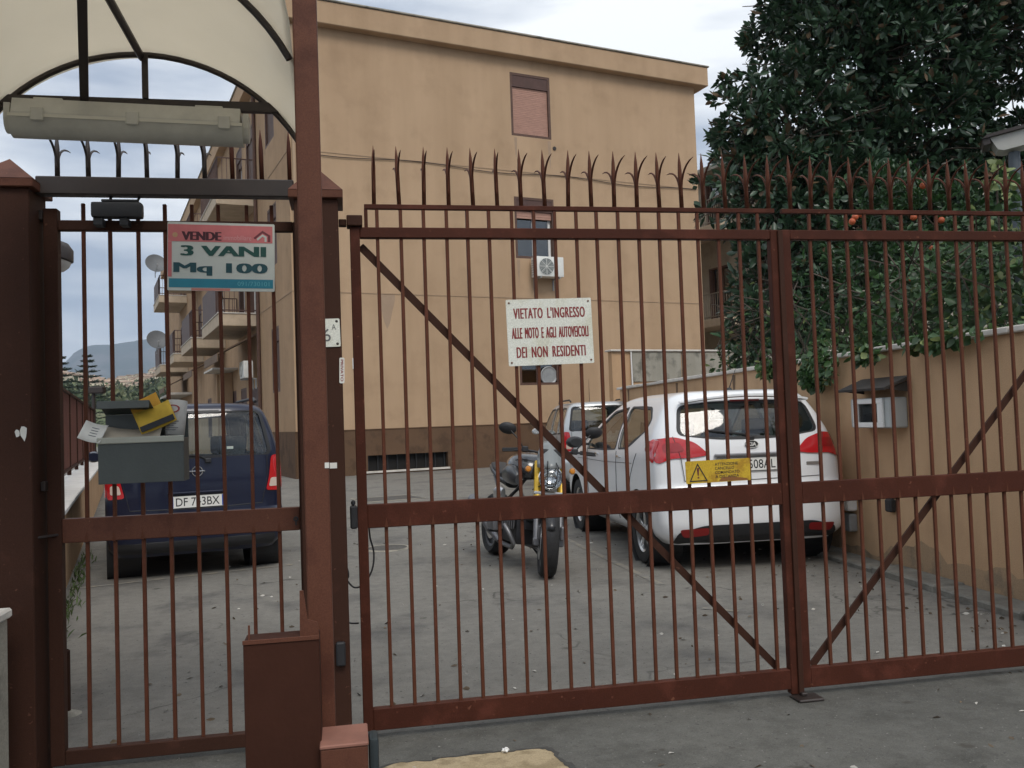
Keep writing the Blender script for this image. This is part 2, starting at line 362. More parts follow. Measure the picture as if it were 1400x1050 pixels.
# worn sandy patch in the apron, with a broken rim
pts = [gnd(x, y) for x, y in ((500, 1064), (540, 1046), (585, 1043), (612, 1038), (660, 1033), (700, 1030), (735, 1026), (752, 1029), (764, 1038), (778, 1052), (800, 1085), (760, 1120), (640, 1130), (520, 1120))]
bm = NB(); A_ = []
for i, p in enumerate(pts):
    q = pts[(i+1) % len(pts)]
    for k in range(5):
        t = k/5; A_.append((p[0]+(q[0]-p[0])*t+random.uniform(-.008, .008), p[1]+(q[1]-p[1])*t+random.uniform(-.008, .008)))
bm.faces.new([bm.verts.new((a, b, .0085)) for a, b in A_])
struct(ob('sand_patch', bm, sand_m))
cxm, cym = np.mean(A_, 0); bm = NB()
rim_m = mat('broken_asphalt_edge', (.06, .058, .052), .95, bump=.6, bscale=40)
ri = []; ro = []
for a, b in A_:
    d = random.uniform(.01, .04); n_ = Vector((a-cxm, b-cym, 0)).normalized()
    ri.append(bm.verts.new((a-n_.x*.004, b-n_.y*.004, .010))); ro.append(bm.verts.new((a+n_.x*d, b+n_.y*d, .0065)))
for i in range(len(ri)): bm.faces.new((ri[i], ri[(i+1) % len(ri)], ro[(i+1) % len(ro)], ro[i]))
struct(ob('pavement_edge', bm, rim_m))
# kerb strip along the right wall (separate stones) -------------------------------------------------
RA = R(3.0); RD = np.array([sin(RA), cos(RA), 0]); RN = np.array([cos(RA), -sin(RA), 0]); RP = np.array([4.47, 5.24, 0.0])   # right wall line: point, direction, normal (to the right)
def rw(s, n, z): p = RP + RD*s + RN*n; return (p[0], p[1], z)
KR = bpy.data.objects.new('kerb', None); COL.objects.link(KR); struct(KR)
for i in range(14):
    s0 = -1.2 + i*.9; bm = NB(); M_ = Matrix.Translation(rw(s0, -.13, 0)) @ Matrix.Rotation(-RA, 4, 'Z')
    bx(bm, (-.13, .006, -.05), (.127, .892, .055+random.uniform(-.012, .012)), .014, M_ @ Matrix.Rotation(random.uniform(-.01, .01), 4, 'Z')); ob('kerb_stone', bm, mat('dirty_kerb', (.19, .18, .155), .95, var=.35, vscale=5, bump=.6, bscale=25), KR)
# faded parking line in front of the navy car, and drain covers
line_m = two_scale('faded_line_paint', (.30, .265, .205), (.25, .23, .19), 6, (.2, .192, .176), 11, .9, .3, 80, thr=(.42, .55))
def strip(name, a, b, w, z=.004):
    a = np.array(a); b = np.array(b); d = (b-a)/np.linalg.norm(b-a); n_ = np.array([-d[1], d[0], 0])*w/2
    bm = NB(); bm.faces.new([bm.verts.new((p[0], p[1], z)) for p in (a-n_, b-n_, b+n_, a+n_)]); return struct(ob(name, bm, line_m))
strip('parking_line', gnd(95, 806), gnd(400, 772), .07)
strip('parking_line', gnd(770, 735), gnd(905, 800), .06)
strip('parking_line', gnd(960, 832), gnd(1010, 836), .05)
def drain(px, py, r_, label, sq):
    c = gnd(px, py); t = thing('drain_cover', label, 'drain cover', (c[0], c[1], 0), (0, 0, R(14.8)))
    bm = NB()
    if sq: bx(bm, (-r_, -r_*.8, 0), (r_, r_*.8, .010), .004)
    else: lathe(bm, [(0, 0), (r_, 0), (r_, .008), (r_*.98, .01), (0, .010)], 28)
    ob('lid', bm, mat('iron', (.085, .08, .072), .8, var=.3, vscale=20, bump=.4, bscale=50), t)
    bm = NB()
    if sq:
        for a in (-1, 1): bx(bm, (-r_-.03, a*r_*.8-.015+a*.018, 0), (r_+.03, a*r_*.8+.015+a*.018, .012), .003); bx(bm, (a*r_-.015+a*.018, -r_*.8-.002, 0), (a*r_+.015+a*.018, r_*.8+.002, .0117), .003)
    else: lathe(bm, [(r_+.005, 0), (r_+.005, .012), (r_+.03, .012), (r_+.04, 0)], 28)
    ob('frame', bm, concrete, t)
drain(530, 682, .55, 'square iron drain cover near the building base vent', True)
drain(529, 750, .22, 'round iron manhole cover in the asphalt before the motorcycle', False)

# ================================================================== MAIN BUILDING
BA = R(14.8); BX = np.array([cos(BA), sin(BA), 0]); BY = np.array([-sin(BA), cos(BA), 0]); BO = gnd(406, 655)
def bl(P): P = np.asarray(P)-BO; return np.array([P@BX, P@BY, P[2]])
def bw(u, v, z): p = BO + BX*u + BY*v; return (p[0], p[1], z)
BW, BD, BH = 13.55, 44.0, 12.3
B = thing('apartment_building', 'large ochre stuccoed apartment block with brown dado and balconies on its side', 'building', tuple(BO), (0, 0, BA))
STORIES = [(6.67, 8.03, 9.93, 11.87), (6.67, 8.02, 6.2, 8.07), (6.66, 8.0, 2.38, 3.5)]     # facade windows u0,u1,z0,z1
SIDEW = [(2.0, 3.4, 9.8, 11.5), (1.95, 3.35, 6.1, 7.9), (1.95, 3.1, 2.4, 4.3)]
def wall_with_holes(name, w, h, holes, place, m_, depth=.28, z0=0.0, parent=B):
    """a wall sheet w x (h-z0) with rectangular openings that have real reveals; place(a, z, d) -> local point, d = depth into the wall"""
    xs = sorted({0, w, *[q for hh in holes for q in hh[:2]]}); zs = sorted({z0, h, *[q for hh in holes for q in hh[2:]]})
    bm = NB(); vc = {}
    def V(a, z, d):
        k = (round(a, 4), round(z, 4), round(d, 4))
        if k not in vc: vc[k] = bm.verts.new(place(a, z, d))
        return vc[k]
    for i in range(len(xs)-1):
        for j in range(len(zs)-1):
            ca, cz = (xs[i]+xs[i+1])/2, (zs[j]+zs[j+1])/2
            if any(a0 < ca < a1 and c0 < cz < c1 for a0, a1, c0, c1 in holes): continue
            bm.faces.new((V(xs[i], zs[j], 0), V(xs[i+1], zs[j], 0), V(xs[i+1], zs[j+1], 0), V(xs[i], zs[j+1], 0)))
    for a0, a1, c0, c1 in holes:
        q = [(a0, c0), (a1, c0), (a1, c1), (a0, c1)]
        for k in range(4):
            (pa, pz), (qa, qz) = q[k], q[(k+1) % 4]
            bm.faces.new((bm.verts.new(place(pa, pz, 0)), bm.verts.new(place(qa, qz, 0)), bm.verts.new(place(qa, qz, depth)), bm.verts.new(place(pa, pz, depth))))
        bm.faces.new([bm.verts.new(place(a, z, depth+.35)) for a, z in q])
        for k in range(4):
            (pa, pz), (qa, qz) = q[k], q[(k+1) % 4]
            bm.faces.new((bm.verts.new(place(pa, pz, depth)), bm.verts.new(place(qa, qz, depth)), bm.verts.new(place(qa, qz, depth+.35)), bm.verts.new(place(pa, pz, depth+.35))))
    return ob(name, bm, m_, parent)
DADO = 1.25
vent = (1.93, 4.28, .09, .52)
wall_with_holes('front_wall', BW, BH, STORIES, lambda a, z, d: (a, d, z), stucco, .22, DADO)
wall_with_holes('front_dado', BW, DADO, [vent], lambda a, z, d: (a, d-.02, z), dado_m, .18, 0)
bm = NB(); bx(bm, (-.02, -.035, DADO-.03), (BW, .0, DADO), .006); ob('dado_ledge', bm, dado_m, B)
SB = [(5.6, 7.0), (7.9, 9.2), (13.4, 14.9), (15.6, 17.0), (21.2, 22.6), (28.6, 30.0), (30.8, 32.2)]
side_holes = [(a, b, c, d) for a, b, c, d in SIDEW] + [(a, b, z+.06, z+2.5) for (a, b) in SB for z in (5.0, 8.85)] + [(5.7, 7.1, .2, 2.7), (8.0, 9.3, 1.1, 2.8), (10.4, 11.9, .1, 2.8), (14.0, 15.5, .1, 2.8), (18, 19.4, 1.0, 2.8)]
wall_with_holes('side_wall', BD, BH, side_holes, lambda a, z, d: (d, a, z), stucco_side, .2, DADO-1.25)
bm = NB(); bx(bm, (-.025, 0.0, 0), (-.002, 5.5, DADO)); ob('side_dado', bm, dado_m, B)
bm = NB()
for q in (((BW, 0, 0), (BW, BD, 0), (BW, BD, BH), (BW, 0, BH)), ((0, BD, 0), (BW, BD, 0), (BW, BD, BH), (0, BD, BH))):
    bm.faces.new([bm.verts.new(p) for p in q])
ob('rear_walls', bm, stucco, B)
# parapet band that oversails the walls
bm = NB(); o_ = .28
bx(bm, (-o_, -o_, BH), (BW+.4, .12, 12.93), .02); bx(bm, (-o_+.003, .12, BH+.003), (.12, BD, 12.927)); bx(bm, (BW-.1, .12, BH+.003), (BW+.397, BD, 12.927))
rf = ob('parapet', bm, stucco, B)
bm = NB(); bx(bm, (-o_-.04, -o_-.04, 12.933), (BW+.44, .16, 12.985), .012); bx(bm, (-o_-.037, .16, 12.934), (.16, BD, 12.983)); ob('parapet_coping', bm, concrete, rf)
bm = NB(); bx(bm, (.06, .06, BH-.2), (BW-.06, BD-.06, BH-.004)); ob('roof_slab', bm, concrete, B)
# string courses: thin grooves shown as slim mouldings + the cable along the facade
for z in (5.0, 8.84):
    bm = NB(); bx(bm, (0, -.012, z-.012), (BW+.012, -.001, z+.012)); bx(bm, (-.012, 0, z-.012), (-.001, 5.1, z+.012)); ob('string_course', bm, mat('string_line', (.36, .25, .16), .9), B)
bm = NB(); tube(bm, [(a, -.03, 8.78-.05*sin(a*1.3)) for a in np.linspace(.2, BW-.1, 24)], .012, 5); ob('facade_cable', bm, steel_dk, B)
# windows of the facade
def win(par, u0, u1, z0, z1, mode, axis='f'):
    def P(a, d, z): return (a, d, z) if axis == 'f' else (d, a, z)
    def B3(bm, a0, a1, d0, d1, c0, c1, bev=0.0):
        p, q = P(a0, d0, c0), P(a1, d1, c1); bx(bm, [min(x, y) for x, y in zip(p, q)], [max(x, y) for x, y in zip(p, q)], bev)
    w_ = 0.075; bm = NB()
    B3(bm, u0, u0+w_, .0, .16, z0, z1); B3(bm, u1-w_, u1, .0, .16, z0, z1); B3(bm, u0+w_, u1-w_, .002, .158, z0, z0+w_); B3(bm, u0+w_, u1-w_, .002, .158, z1-w_, z1)
    fr = ob('window', bm, trim_br, par)
    zb = z1-.42
    if mode in ('shut', 'half'):
        bm = NB(); B3(bm, u0+w_, u1-w_, .015, .17, zb, z1-w_); ob('shutter_box', bm, shut_dark, fr)
        zs = z0+w_ if mode == 'shut' else zb-.22
        bm = NB(); n_ = int((zb-zs)/.055)
        for k in range(n_):
            c0 = zs+(zb-zs)*k/n_; c1 = zs+(zb-zs)*(k+.86)/n_; B3(bm, u0+w_+.005, u1-w_-.005, .06, .085, c0, c1)
        B3(bm, u0+w_+.005, u1-w_-.005, .07, .082, zs, zb); ob('roller_shutter', bm, shutter_m if axis == 'f' else trim_br, fr)
    if mode in ('half', 'open'):
        zt = zb-.22 if mode == 'half' else z1-w_
        bm = NB(); B3(bm, u0+w_, u1-w_, .17, .176, z0+w_, zt); ob('pane', bm, win_glass, fr)
        bm = NB(); mid = (u0+u1)/2; B3(bm, mid-.03, mid+.03, .155, .19, z0+w_, zt); B3(bm, u1-w_-.08, u1-w_, .15, .195, z0+w_, zt); ob('sash', bm, white_p if mode == 'half' else trim_br, fr)
    return fr
win(B, *STORIES[0], 'shut'); win(B, *STORIES[1], 'half'); w3 = win(B, *STORIES[2], 'open')
bm = NB(); lathe(bm, [(.0, .0), (.27, .0), (.29, .03), (.27, .05), (.22, .03), (0, .025)], 24, MX((7.68, .1, 2.66), (R(90), 0, 0))); ob('extractor_fan', bm, grey_m, w3)
for a, b, c, d in SIDEW: win(B, a, b, c, d, 'shut', 's')
for a, b, c, d in side_holes[3:]: win(B, a, b, c, d, 'half' if random.random() < .5 else 'shut', 's')
stain_m = mat('damp_stain', (.36, .255, .175), .95, var=.1, vscale=4)
for u0, zt0, w0, l0 in ((2.6, 5.0, .5, 1.1), (6.75, 6.18, .10, .9), (7.9, 6.18, .08, .6), (6.8, 9.9, .09, .8), (7.95, 9.9, .11, 1.0)):
    bm = NB(); pl = [(u0-w0/2, zt0-.02)]
    for k in range(7): t = k/6; pl.append((u0-w0/2+w0*t, zt0-.03-l0*(sin(pi*min(1, t*.9+.05)))*random.uniform(.55, 1.0)))
    pl.append((u0+w0/2, zt0-.02)); prism(bm, pl[::-1], -.0022, -.0008, 'y'); ob('damp_stain', bm, stain_m, B)
# basement vent bars
bm = NB(); bx(bm, (vent[0], .14, vent[2]), (vent[1], .15, vent[3])); vt = ob('basement_vent', bm, dark, B)
for k in range(9): bm = NB(); bx(bm, (vent[0]+.02+k*.28, .08, vent[2]), (vent[0]+.05+k*.28, .11, vent[3])); ob('vent_bar', bm, black, vt)
bm = NB(); bx(bm, (vent[0]-.05, -.05, .035), (vent[1]+.05, -.019, .09), .005); ob('vent_sill', bm, stone_m, vt)
bm = NB(); tube(bm, [(.12, -.07, .02), (.12, -.07, 12.2)], .045, 8); ob('downpipe', bm, mat('downpipe', (.40, .28, .18), .7), B)
bm = NB(); bx(bm, (1.58, -.03, 2.9), (1.82, 0, 3.2), .005); ob('meter_door', bm, white_p, B)
bm = NB(); lathe(bm, [(0, 0), (.06, 0), (.06, .02), (0, .02)], 12, MX((8.12, -.001, 9.67), (R(90), 0, 0))); ob('vent_cap', bm, steel_dk, B)
# balconies on the side
rail_m = mat('balcony_rail_brown', (.085, .045, .034), .6, var=.2)
soff = mat('balcony_slab', (.50, .40, .29), .9, var=.15, vscale=3)
BAYS = [(5.1, 9.7, 1.25), (13.0, 17.3, 1.3), (20.6, 24.6, 1.35), (28.2, 32.8, 1.45)]
def balcony(v0, v1, pr_, z):
    bm = NB(); bx(bm, (-pr_, v0, z-.38), (-.001, v1, z), .01); s = ob('balcony', bm, soff, B)
    bm = NB(); bx(bm, (-pr_-.03, v0-.03, z+.002), (-.002, v1+.03, z+.04), .008); ob('balcony_edge', bm, stone_m, s)
    bm = NB(); h = 1.12
    for q0, q1 in (((-pr_+.06, v0+.05), (-pr_+.06, v1-.05)), ((-pr_+.06, v0+.05), (-.03, v0+.05)), ((-pr_+.06, v1-.05), (-.03, v1-.05))):
        for zz in (.12, h): tube(bm, [(q0[0], q0[1], z+zz), (q1[0], q1[1], z+zz)], .025, 4)
        n_ = max(3, int(math.hypot(q1[0]-q0[0], q1[1]-q0[1])/.13))
        for k in range(n_+1):
            t = k/n_; x_, y_ = q0[0]+(q1[0]-q0[0])*t, q0[1]+(q1[1]-q0[1])*t
            tube(bm, [(x_, y_, z), (x_, y_, z+h)], .011 if k % 8 else .022, 4, False)
    ob('railing', bm, rail_m, s)
    return s
for bi, (v0, v1, p_) in enumerate(BAYS):
    for z in (5.0, 8.85):
        s = balcony(v0, v1, p_, z)
        if (bi, z) in ((0, 5.0), (1, 5.0), (2, 5.0), (3, 8.85), (3, 5.0)):      # sheet privacy screens on the rails
            bm = NB(); bx(bm, (-p_+.03, v0+.9, z+.1), (-p_+.045, v1-.06, z+1.1)); ob('rail_screen', bm, rail_m, s)
bm = NB(); bx(bm, (-.9, 9.9, 3.55), (-.0, 12.6, 3.62), .005, None); aw = ob('door_canopy', bm, stone_m, B)
awn_m = mat('awning_cloth', (.16, .11, .075), .95, var=.15, vscale=3)
for v0 in (5.4, 13.3, 28.5):
    bm = NB(); prism(bm, [(-1.25, 3.75), (-.02, 4.4), (-.02, 4.44), (-1.28, 3.78), (-1.28, 3.52), (-1.25, 3.52)], v0, v0+3.6, 'y'); ob('awning', bm, awn_m, B)
bm = NB(); bx(bm, (-1.1, 26.5, 3.3), (-.0, 34, 3.42), .005); ob('door_canopy', bm, stone_m, B)
bm = NB(); tube(bm, [(-.06, 5.02, 0.0), (-.06, 5.02, 12.2)], .06, 8); ob('downpipe', bm, trim_br, B)
bm = NB(); bx(bm, (-.45, 11.2, 0), (-.02, 11.5, 3.5)); bx(bm, (-.45, 12.3, 0), (-.02, 12.6, 3.5)); ob('porch_pier', bm, stucco_side, B)

# air conditioners, dishes, washing: things of their own -------------------------------------------
def ac_unit(loc, rz, label, w=.92, h=.6, d=.36):
    t = thing('air_conditioner', label, 'air conditioner', loc, (0, 0, rz))
    bm = NB(); bx(bm, (-w/2, -d/2, 0), (w/2, d/2, h), .02, seg=2); ob('casing', bm, ac_white, t, auto=40)
    c = (-w*.14, -d/2-.002, h*.5)
    bm = NB(); lathe(bm, [(0, 0), (h*.41, 0), (h*.41, .008), (0, .008)], 28, MX(c, (R(90), 0, 0))); fn = ob('fan_opening', bm, mat('fan_dark', (.10, .12, .12), .6), t)
    bm = NB()
    for k in range(1, 7): lathe(bm, [(h*.41*k/6.2, .01), (h*.41*k/6.2+.007, .01), (h*.41*k/6.2+.007, .018), (h*.41*k/6.2, .018)], 24, MX(c, (R(90), 0, 0)), True)
    for k in range(4): bx(bm, (-h*.41, -.02, -.006), (h*.41, -.013, .006), 0, MX(c, (0, pi*k/4, 0)))
    ob('grille', bm, ac_white, fn)
    bm = NB()
    for k in range(7): bx(bm, (-w/2-.008, -d/2+.03, .06+k*.07), (-w/2, d/2-.03, .09+k*.07))
    ob('side_louvre', bm, grey_m, t)
    bm = NB()
    for a in (-.35, .35): bx(bm, (a*w-.02, -d/2, -.05), (a*w+.02, d/2+.12, -.005)); bx(bm, (a*w-.018, d/2+.08, -.35), (a*w+.018, d/2+.12, -.052))
    ob('bracket', bm, grey_m, t); return t
ac_unit(bw(7.57, -.30, 5.60), BA, 'white air conditioner under the half shuttered window of the ochre facade')
ac_unit(bw(-.32, 5.9, 3.0), BA-R(90), 'small white air conditioner hung beneath the first balcony slab', .8, .55, .3)
ac_unit(bw(-.5, 8.0, 8.95), BA-R(90), 'white air conditioner standing on the uppermost near balcony', .9, .75, .36)
def dish(loc, rz, label, r_=.42):
    t = thing('satellite_dish', label, 'satellite dish', loc, (0, 0, rz), 'satellite dishes on the far balconies')
    bm = NB(); pr_ = [(r_*k/8, .10*(k/8)**2) for k in range(9)]; prof = pr_ + [(a+.006, b-.012) for a, b in pr_[::-1][:-1]] + [(0, -.012)]
    lathe(bm, prof, 26, MX((0, 0, 0), (R(68), 0, 0))); ob('reflector', bm, mat('dish_grey', (.13, .14, .15), .55, var=.1), t, auto=50)
    bm = NB(); tube(bm, [(0, -.03, -r_*.95), (0, -.42, -.1)], .012, 5); bx(bm, (-.035, -.48, -.14), (.035, -.38, -.06), .008); ob('feed_arm', bm, grey_m, t)
    bm = NB(); tube(bm, [(0, .03, 0), (0, .16, -.04), (0, .16, -.75)], .022, 6); ob('mast', bm, grey_m, t)
dish(bw(-1.6, 28.0, 10.55), BA+R(8), 'grey satellite dish on the upper far balcony corner', .55)
dish(bw(-1.6, 28.0, 6.35), BA+R(8), 'grey satellite dish on the lower far balcony corner', .55)
def washing(loc, rz, label, n, w, cols):
    t = thing('washing_line', label, 'laundry', loc, (0, 0, rz))
    bm = NB(); tube(bm, [(-w/2, 0, 0), (w/2, 0, 0)], .008, 4); bx(bm, (-w/2-.02, -.02, -.02), (-w/2, .25, .02)); bx(bm, (w/2, -.02, -.02), (w/2+.02, .25, .02)); ob('line', bm, grey_m, t)
    for k in range(n):
        x0 = -w/2+w*(k+.1)/n; x1 = -w/2+w*(k+.9)/n; h = random.uniform(.5, .95); bm = NB(); nx, nz_ = 8, 8; vv = []
        for j in range(nz_+1):
            for i in range(nx+1): vv.append(bm.verts.new((x0+(x1-x0)*i/nx, .03*sin(i*1.7+k)*(j/nz_)+.012, -h*j/nz_)))
        for j in range(nz_):
            for i in range(nx):
                a = j*(nx+1)+i; bm.faces.new((vv[a], vv[a+1], vv[a+nx+2], vv[a+nx+1]))
        g_ = ob('garment', bm, mat('garment%d' % (k % len(cols)) + label[:4], cols[k % len(cols)], .95), t, True)
        g_.modifiers.new('thick', 'SOLIDIFY').thickness = .006

# ================================================================== SECOND BLOCK, RIGHT, BEHIND THE TREE
B2 = thing('apartment_building', 'grey plastered balcony block behind the dark tree beside the ochre building', 'building', bw(19.5, 1.0, 0), (0, 0, BA))
grey_st = two_scale('grey_stucco', (.36, .33, .27), (.41, .37, .3), .5, (.31, .28, .23), 1.6, .93, .2, 60)
holes2 = [(v_, v_+1.5, z+.05, z+2.4) for v_ in (4.6, 7.6, 10.6) for z in (1.2, 5.2, 9.1)]
wall_with_holes('side_wall', 16, 11.6, holes2, lambda a, z, d: (d, a, z), grey_st, .2, 0, B2)
wall_with_holes('front_wall', 12, 11.6, [(3, 4.4, 5.6, 7.4), (7, 8.4, 5.6, 7.4)], lambda a, z, d: (a, d, z), grey_st, .2, 0, B2)
bm = NB(); bx(bm, (-.6, -.5, 11.6), (12.5, 16.5, 11.85), .02); ob('roof_eave', bm, concrete, B2)
for h_ in holes2:
    fr = win(B2, *h_, 'open', 's')
def balc2(v0, v1, z):
    bm = NB(); bx(bm, (-1.3, v0, z-.32), (-.001, v1, z), .01); s = ob('balcony', bm, soff, B2)
    bm = NB()
    for zz in (.1, 1.05): tube(bm, [(-1.25, v0+.04, z+zz), (-1.25, v1-.04, z+zz)], .025, 4); tube(bm, [(-1.25, v0+.04, z+zz), (-.02, v0+.04, z+zz)], .025, 4)
    n_ = int((v1-v0)/.14)
    for k in range(n_+1): y_ = v0+.04+(v1-v0-.08)*k/n_; tube(bm, [(-1.25, y_, z), (-1.25, y_, z+1.05)], .012, 4, False)
    for k in range(9): x_ = -1.25+1.2*k/9; tube(bm, [(x_, v0+.04, z), (x_, v0+.04, z+1.05)], .012, 4, False)
    ob('railing', bm, mat('pale_rail', (.22, .19, .15), .6), s)
for z in (1.2, 5.2, 9.1): balc2(3.6, 13.0, z)
p_ = bw(18.2, 9.6, 6.5)
washing(p_, BA-R(90), 'white and red washing hung on the grey block balcony', 5, 2.6, [(.62, .6, .62), (.35, .05, .10), (.6, .58, .55), (.2, .06, .09)])

# low concrete parapet between the ochre building and the garden wall -------------------------------
def facade_par(px, py, v_): return onplane(px, py, np.array(bw(0, v_, 0)), BY)
LV = -4.0
a_ = bl(facade_par(836, 478, LV)); b_ = bl(facade_par(1030, 472, LV)); zt = float(a_[2])
PW = thing('parapet_wall', 'weathered grey concrete parapet wall before the ochre building corner', 'wall', bw(a_[0], LV, 0), (0, 0, BA))
ln = float(b_[0]-a_[0]) + 4
bm = NB(); bx(bm, (0, 0, 0), (ln, .18, zt-.05)); ob('wall_body', bm, wall_m, PW)
for k, (x0, x1) in enumerate(((.62, 2.2), (2.22, 3.8), (3.82, 5.4), (5.42, ln))):
    bm = NB(); bx(bm, (x0, -.03, zt-.85), (x1-.015, -.001, zt-.07), .006); ob('concrete_panel', bm, concrete, PW)
bm = NB(); tube(bm, [(.6, -.04, .5), (.57, -.04, zt-.04)], .022, 6); ob('drain_pipe', bm, white_p, PW)
bm = NB(); bx(bm, (-.06, -.07, zt-.05), (ln, .25, zt), .01); ob('coping', bm, stone_m, PW)

# ================================================================== RIGHT GARDEN WALL
GW = thing('garden_wall', 'long ochre stuccoed garden wall with pale stone coping under the ivy', 'wall', tuple(RP), (0, 0, -RA))
WT = 1.86
bm = NB(); bx(bm, (0, -1.05, 0), (.25, 10.4, WT)); ob('wall_body', bm, wall_m, GW)
k = 0; y_ = -1.05
while y_ < 10.4:
    l_ = min(1.0, 10.46-y_); bm = NB(); bx(bm, (-.05, y_+.004, WT+.001), (.30, y_+l_-.004, WT+.045+random.uniform(-.004, .004)), .008); ob('coping_stone', bm, stone_m, GW); y_ += l_
for yy in (4.9, 7.1, 9.8):
    bm = NB(); prism(bm, [(yy-.05, WT-.02), (yy+.05, WT-.02), (yy+.035, WT-.3), (yy+.01, WT-.55), (yy-.02, WT-.25)], -.003, -.0015, 'x'); ob('rain_stain', bm, mat('rain_stain', (.16, .10, .06), .95), GW)
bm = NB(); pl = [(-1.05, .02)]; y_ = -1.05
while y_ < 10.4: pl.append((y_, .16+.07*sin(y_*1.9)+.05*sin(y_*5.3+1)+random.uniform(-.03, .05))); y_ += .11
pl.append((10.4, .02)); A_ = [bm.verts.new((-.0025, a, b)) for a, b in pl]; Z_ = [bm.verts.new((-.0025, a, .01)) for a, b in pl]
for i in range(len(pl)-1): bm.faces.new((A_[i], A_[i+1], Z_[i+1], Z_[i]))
ob('foot_band', bm, two_scale('dark_foot_plaster', (.36, .25, .155), (.42, .285, .175), 2.5, (.27, .2, .135), 5, .95, .4, 60), GW)  # darker band with an uneven top edge along the wall foot
# meter cabinet with its little roof
c0 = onplane(1185, 545, RP, RN); s0 = float((c0-RP)@RD)
c1 = onplane(1243, 588, RP, RN); s1 = float((c1-RP)@RD); zlo, zhi = float(c1[2])+.02, float(c0[2])
MC = thing('meter_cabinet', 'grey and white meter cabinet under a small brown roof on the garden wall', 'meter cabinet', rw((s0+s1)/2, 0, (zlo+zhi)/2), (0, 0, -RA))
hw = abs(s1-s0)/2; hh = (zhi-zlo)/2
bm = NB(); bx(bm, (-.16, -hw, -hh), (-.001, hw, hh), .012); ob('casing', bm, mat('cabinet_grey', (.42, .44, .43), .6, var=.1), MC)
bm = NB(); bx(bm, (-.185, -hw*.75, hh*.62), (-.161, hw*.75, hh*.95), .004); bx(bm, (-.185, -hw*.75, -hh*.95), (-.161, hw*.75, -hh*.62), .004); bx(bm, (-.185, -hw*.75, -hh*.618), (-.161, -hw*.5, hh*.618), .004); bx(bm, (-.185, hw*.5, -hh*.618), (-.161, hw*.75, hh*.618), .004); ob('window_frame', bm, white_p, MC)
bm = NB(); bx(bm, (-.170, -hw*.49, -hh*.61), (-.164, hw*.49, hh*.61)); ob('pane', bm, win_glass, MC)
bm = NB(); bx(bm, (-.1635, -hw*.3, -hh*.5), (-.162, hw*.3, hh*.4)); ob('meter', bm, mat('meter_face', (.2, .21, .19), .6), MC)
bm = NB(); prism(bm, [(-.23, hh+.06), (-.001, hh+.15), (-.001, hh+.175), (-.24, hh+.08)], -hw*1.2, hw*1.2, 'y'); prism(bm, [(-.2, hh+.065), (-.002, hh+.14), (-.002, hh+.04)], -hw*1.15, -hw*1.12, 'y'); prism(bm, [(-.2, hh+.065), (-.002, hh+.14), (-.002, hh+.04)], hw*1.12, hw*1.15, 'y'); ob('roof', bm, mat('cabinet_roof', (.045, .04, .036), .8, var=.2), MC)
# black socket box and pale conduit boxes low on the wall
c = onplane(1222, 690, RP, RN); SO = thing('wall_socket', 'small black weatherproof socket on the garden wall behind the gate', 'socket', rw(float((c-RP)@RD), -.001, float(c[2])), (0, 0, -RA))
bm = NB(); bx(bm, (-.06, -.045, -.06), (0, .045, .05), .012); ob('box', bm, black, SO); bm = NB(); bx(bm, (-.02, -.02, .051), (0, .02, .13), .006); ob('cable_gland', bm, grey_m, SO)
c = onplane(1166, 700, RP, RN); CB = thing('conduit_box', 'pale grey conduit boxes at the foot of the garden wall beside the white car', 'junction box', rw(float((c-RP)@RD), -.001, float(c[2])), (0, 0, -RA))
bm = NB(); bx(bm, (-.09, -.09, .02), (0, .09, .16), .01); ob('upper_box', bm, white_p, CB); bm = NB(); bx(bm, (-.08, -.08, -.17), (0, .08, -.01), .01); ob('lower_box', bm, grey_m, CB)

# ================================================================== LEFT LOW WALL AND FENCE
LA = R(13); LD = np.array([-sin(LA), cos(LA), 0]); LN = np.array([cos(LA), sin(LA), 0]); LP = gnd(91, 803)
def lw(s, n, z): p = LP + LD*s + LN*n; return (p[0], p[1], z)
sA = (4.25-LP[1])/LD[1]; sB = 18.5
LW = thing('low_wall', 'low ochre wall with white stone coping beside the navy car', 'wall', tuple(LP), (0, 0, LA))
bm = NB(); bx(bm, (-.34, sA, 0), (0, sB, .70)); ob('wall_body', bm, wall_m, LW)
y_ = sA
while y_ < sB:
    bm = NB(); bx(bm, (-.37, y_+.005, .702), (.035, min(y_+1.1, sB)-.005, .75+random.uniform(-.003, .003)), .008); ob('coping_stone', bm, mat('white_coping', (.70, .68, .64), .75, var=.15, vscale=6), LW); y_ += 1.1
FE = thing('sheet_fence', 'brown sheet metal fence standing on the low white coped wall', 'fence', tuple(LP + LN*-.31), (0, 0, LA))
y_ = sA+.1; i = 0
while y_ < sB-.1:
    bm = NB()
    bx(bm, (-.012, y_+.03, .88), (.0, y_+2.17, 2.02)); bm2 = None
    for q in range(14): bx(bm, (.0005, y_+.06+q*.15, .89), (.016, y_+.09+q*.15, 2.01))
    ob('sheet_panel', bm, fence_m, FE); bm = NB()
    bx(bm, (-.03, y_-.03, .752), (.03, y_+.028, 2.06), .004); ob('post', bm, rust_d, FE)
    bm = NB(); bx(bm, (-.02, y_+.03, 2.022), (.035, y_+2.17, 2.06), .003); ob('rail', bm, rust_d, FE); bm = NB(); bx(bm, (-.02, y_+.03, .84), (.035, y_+2.17, .878), .003); ob('rail', bm, rust_d, FE)
    y_ += 2.2

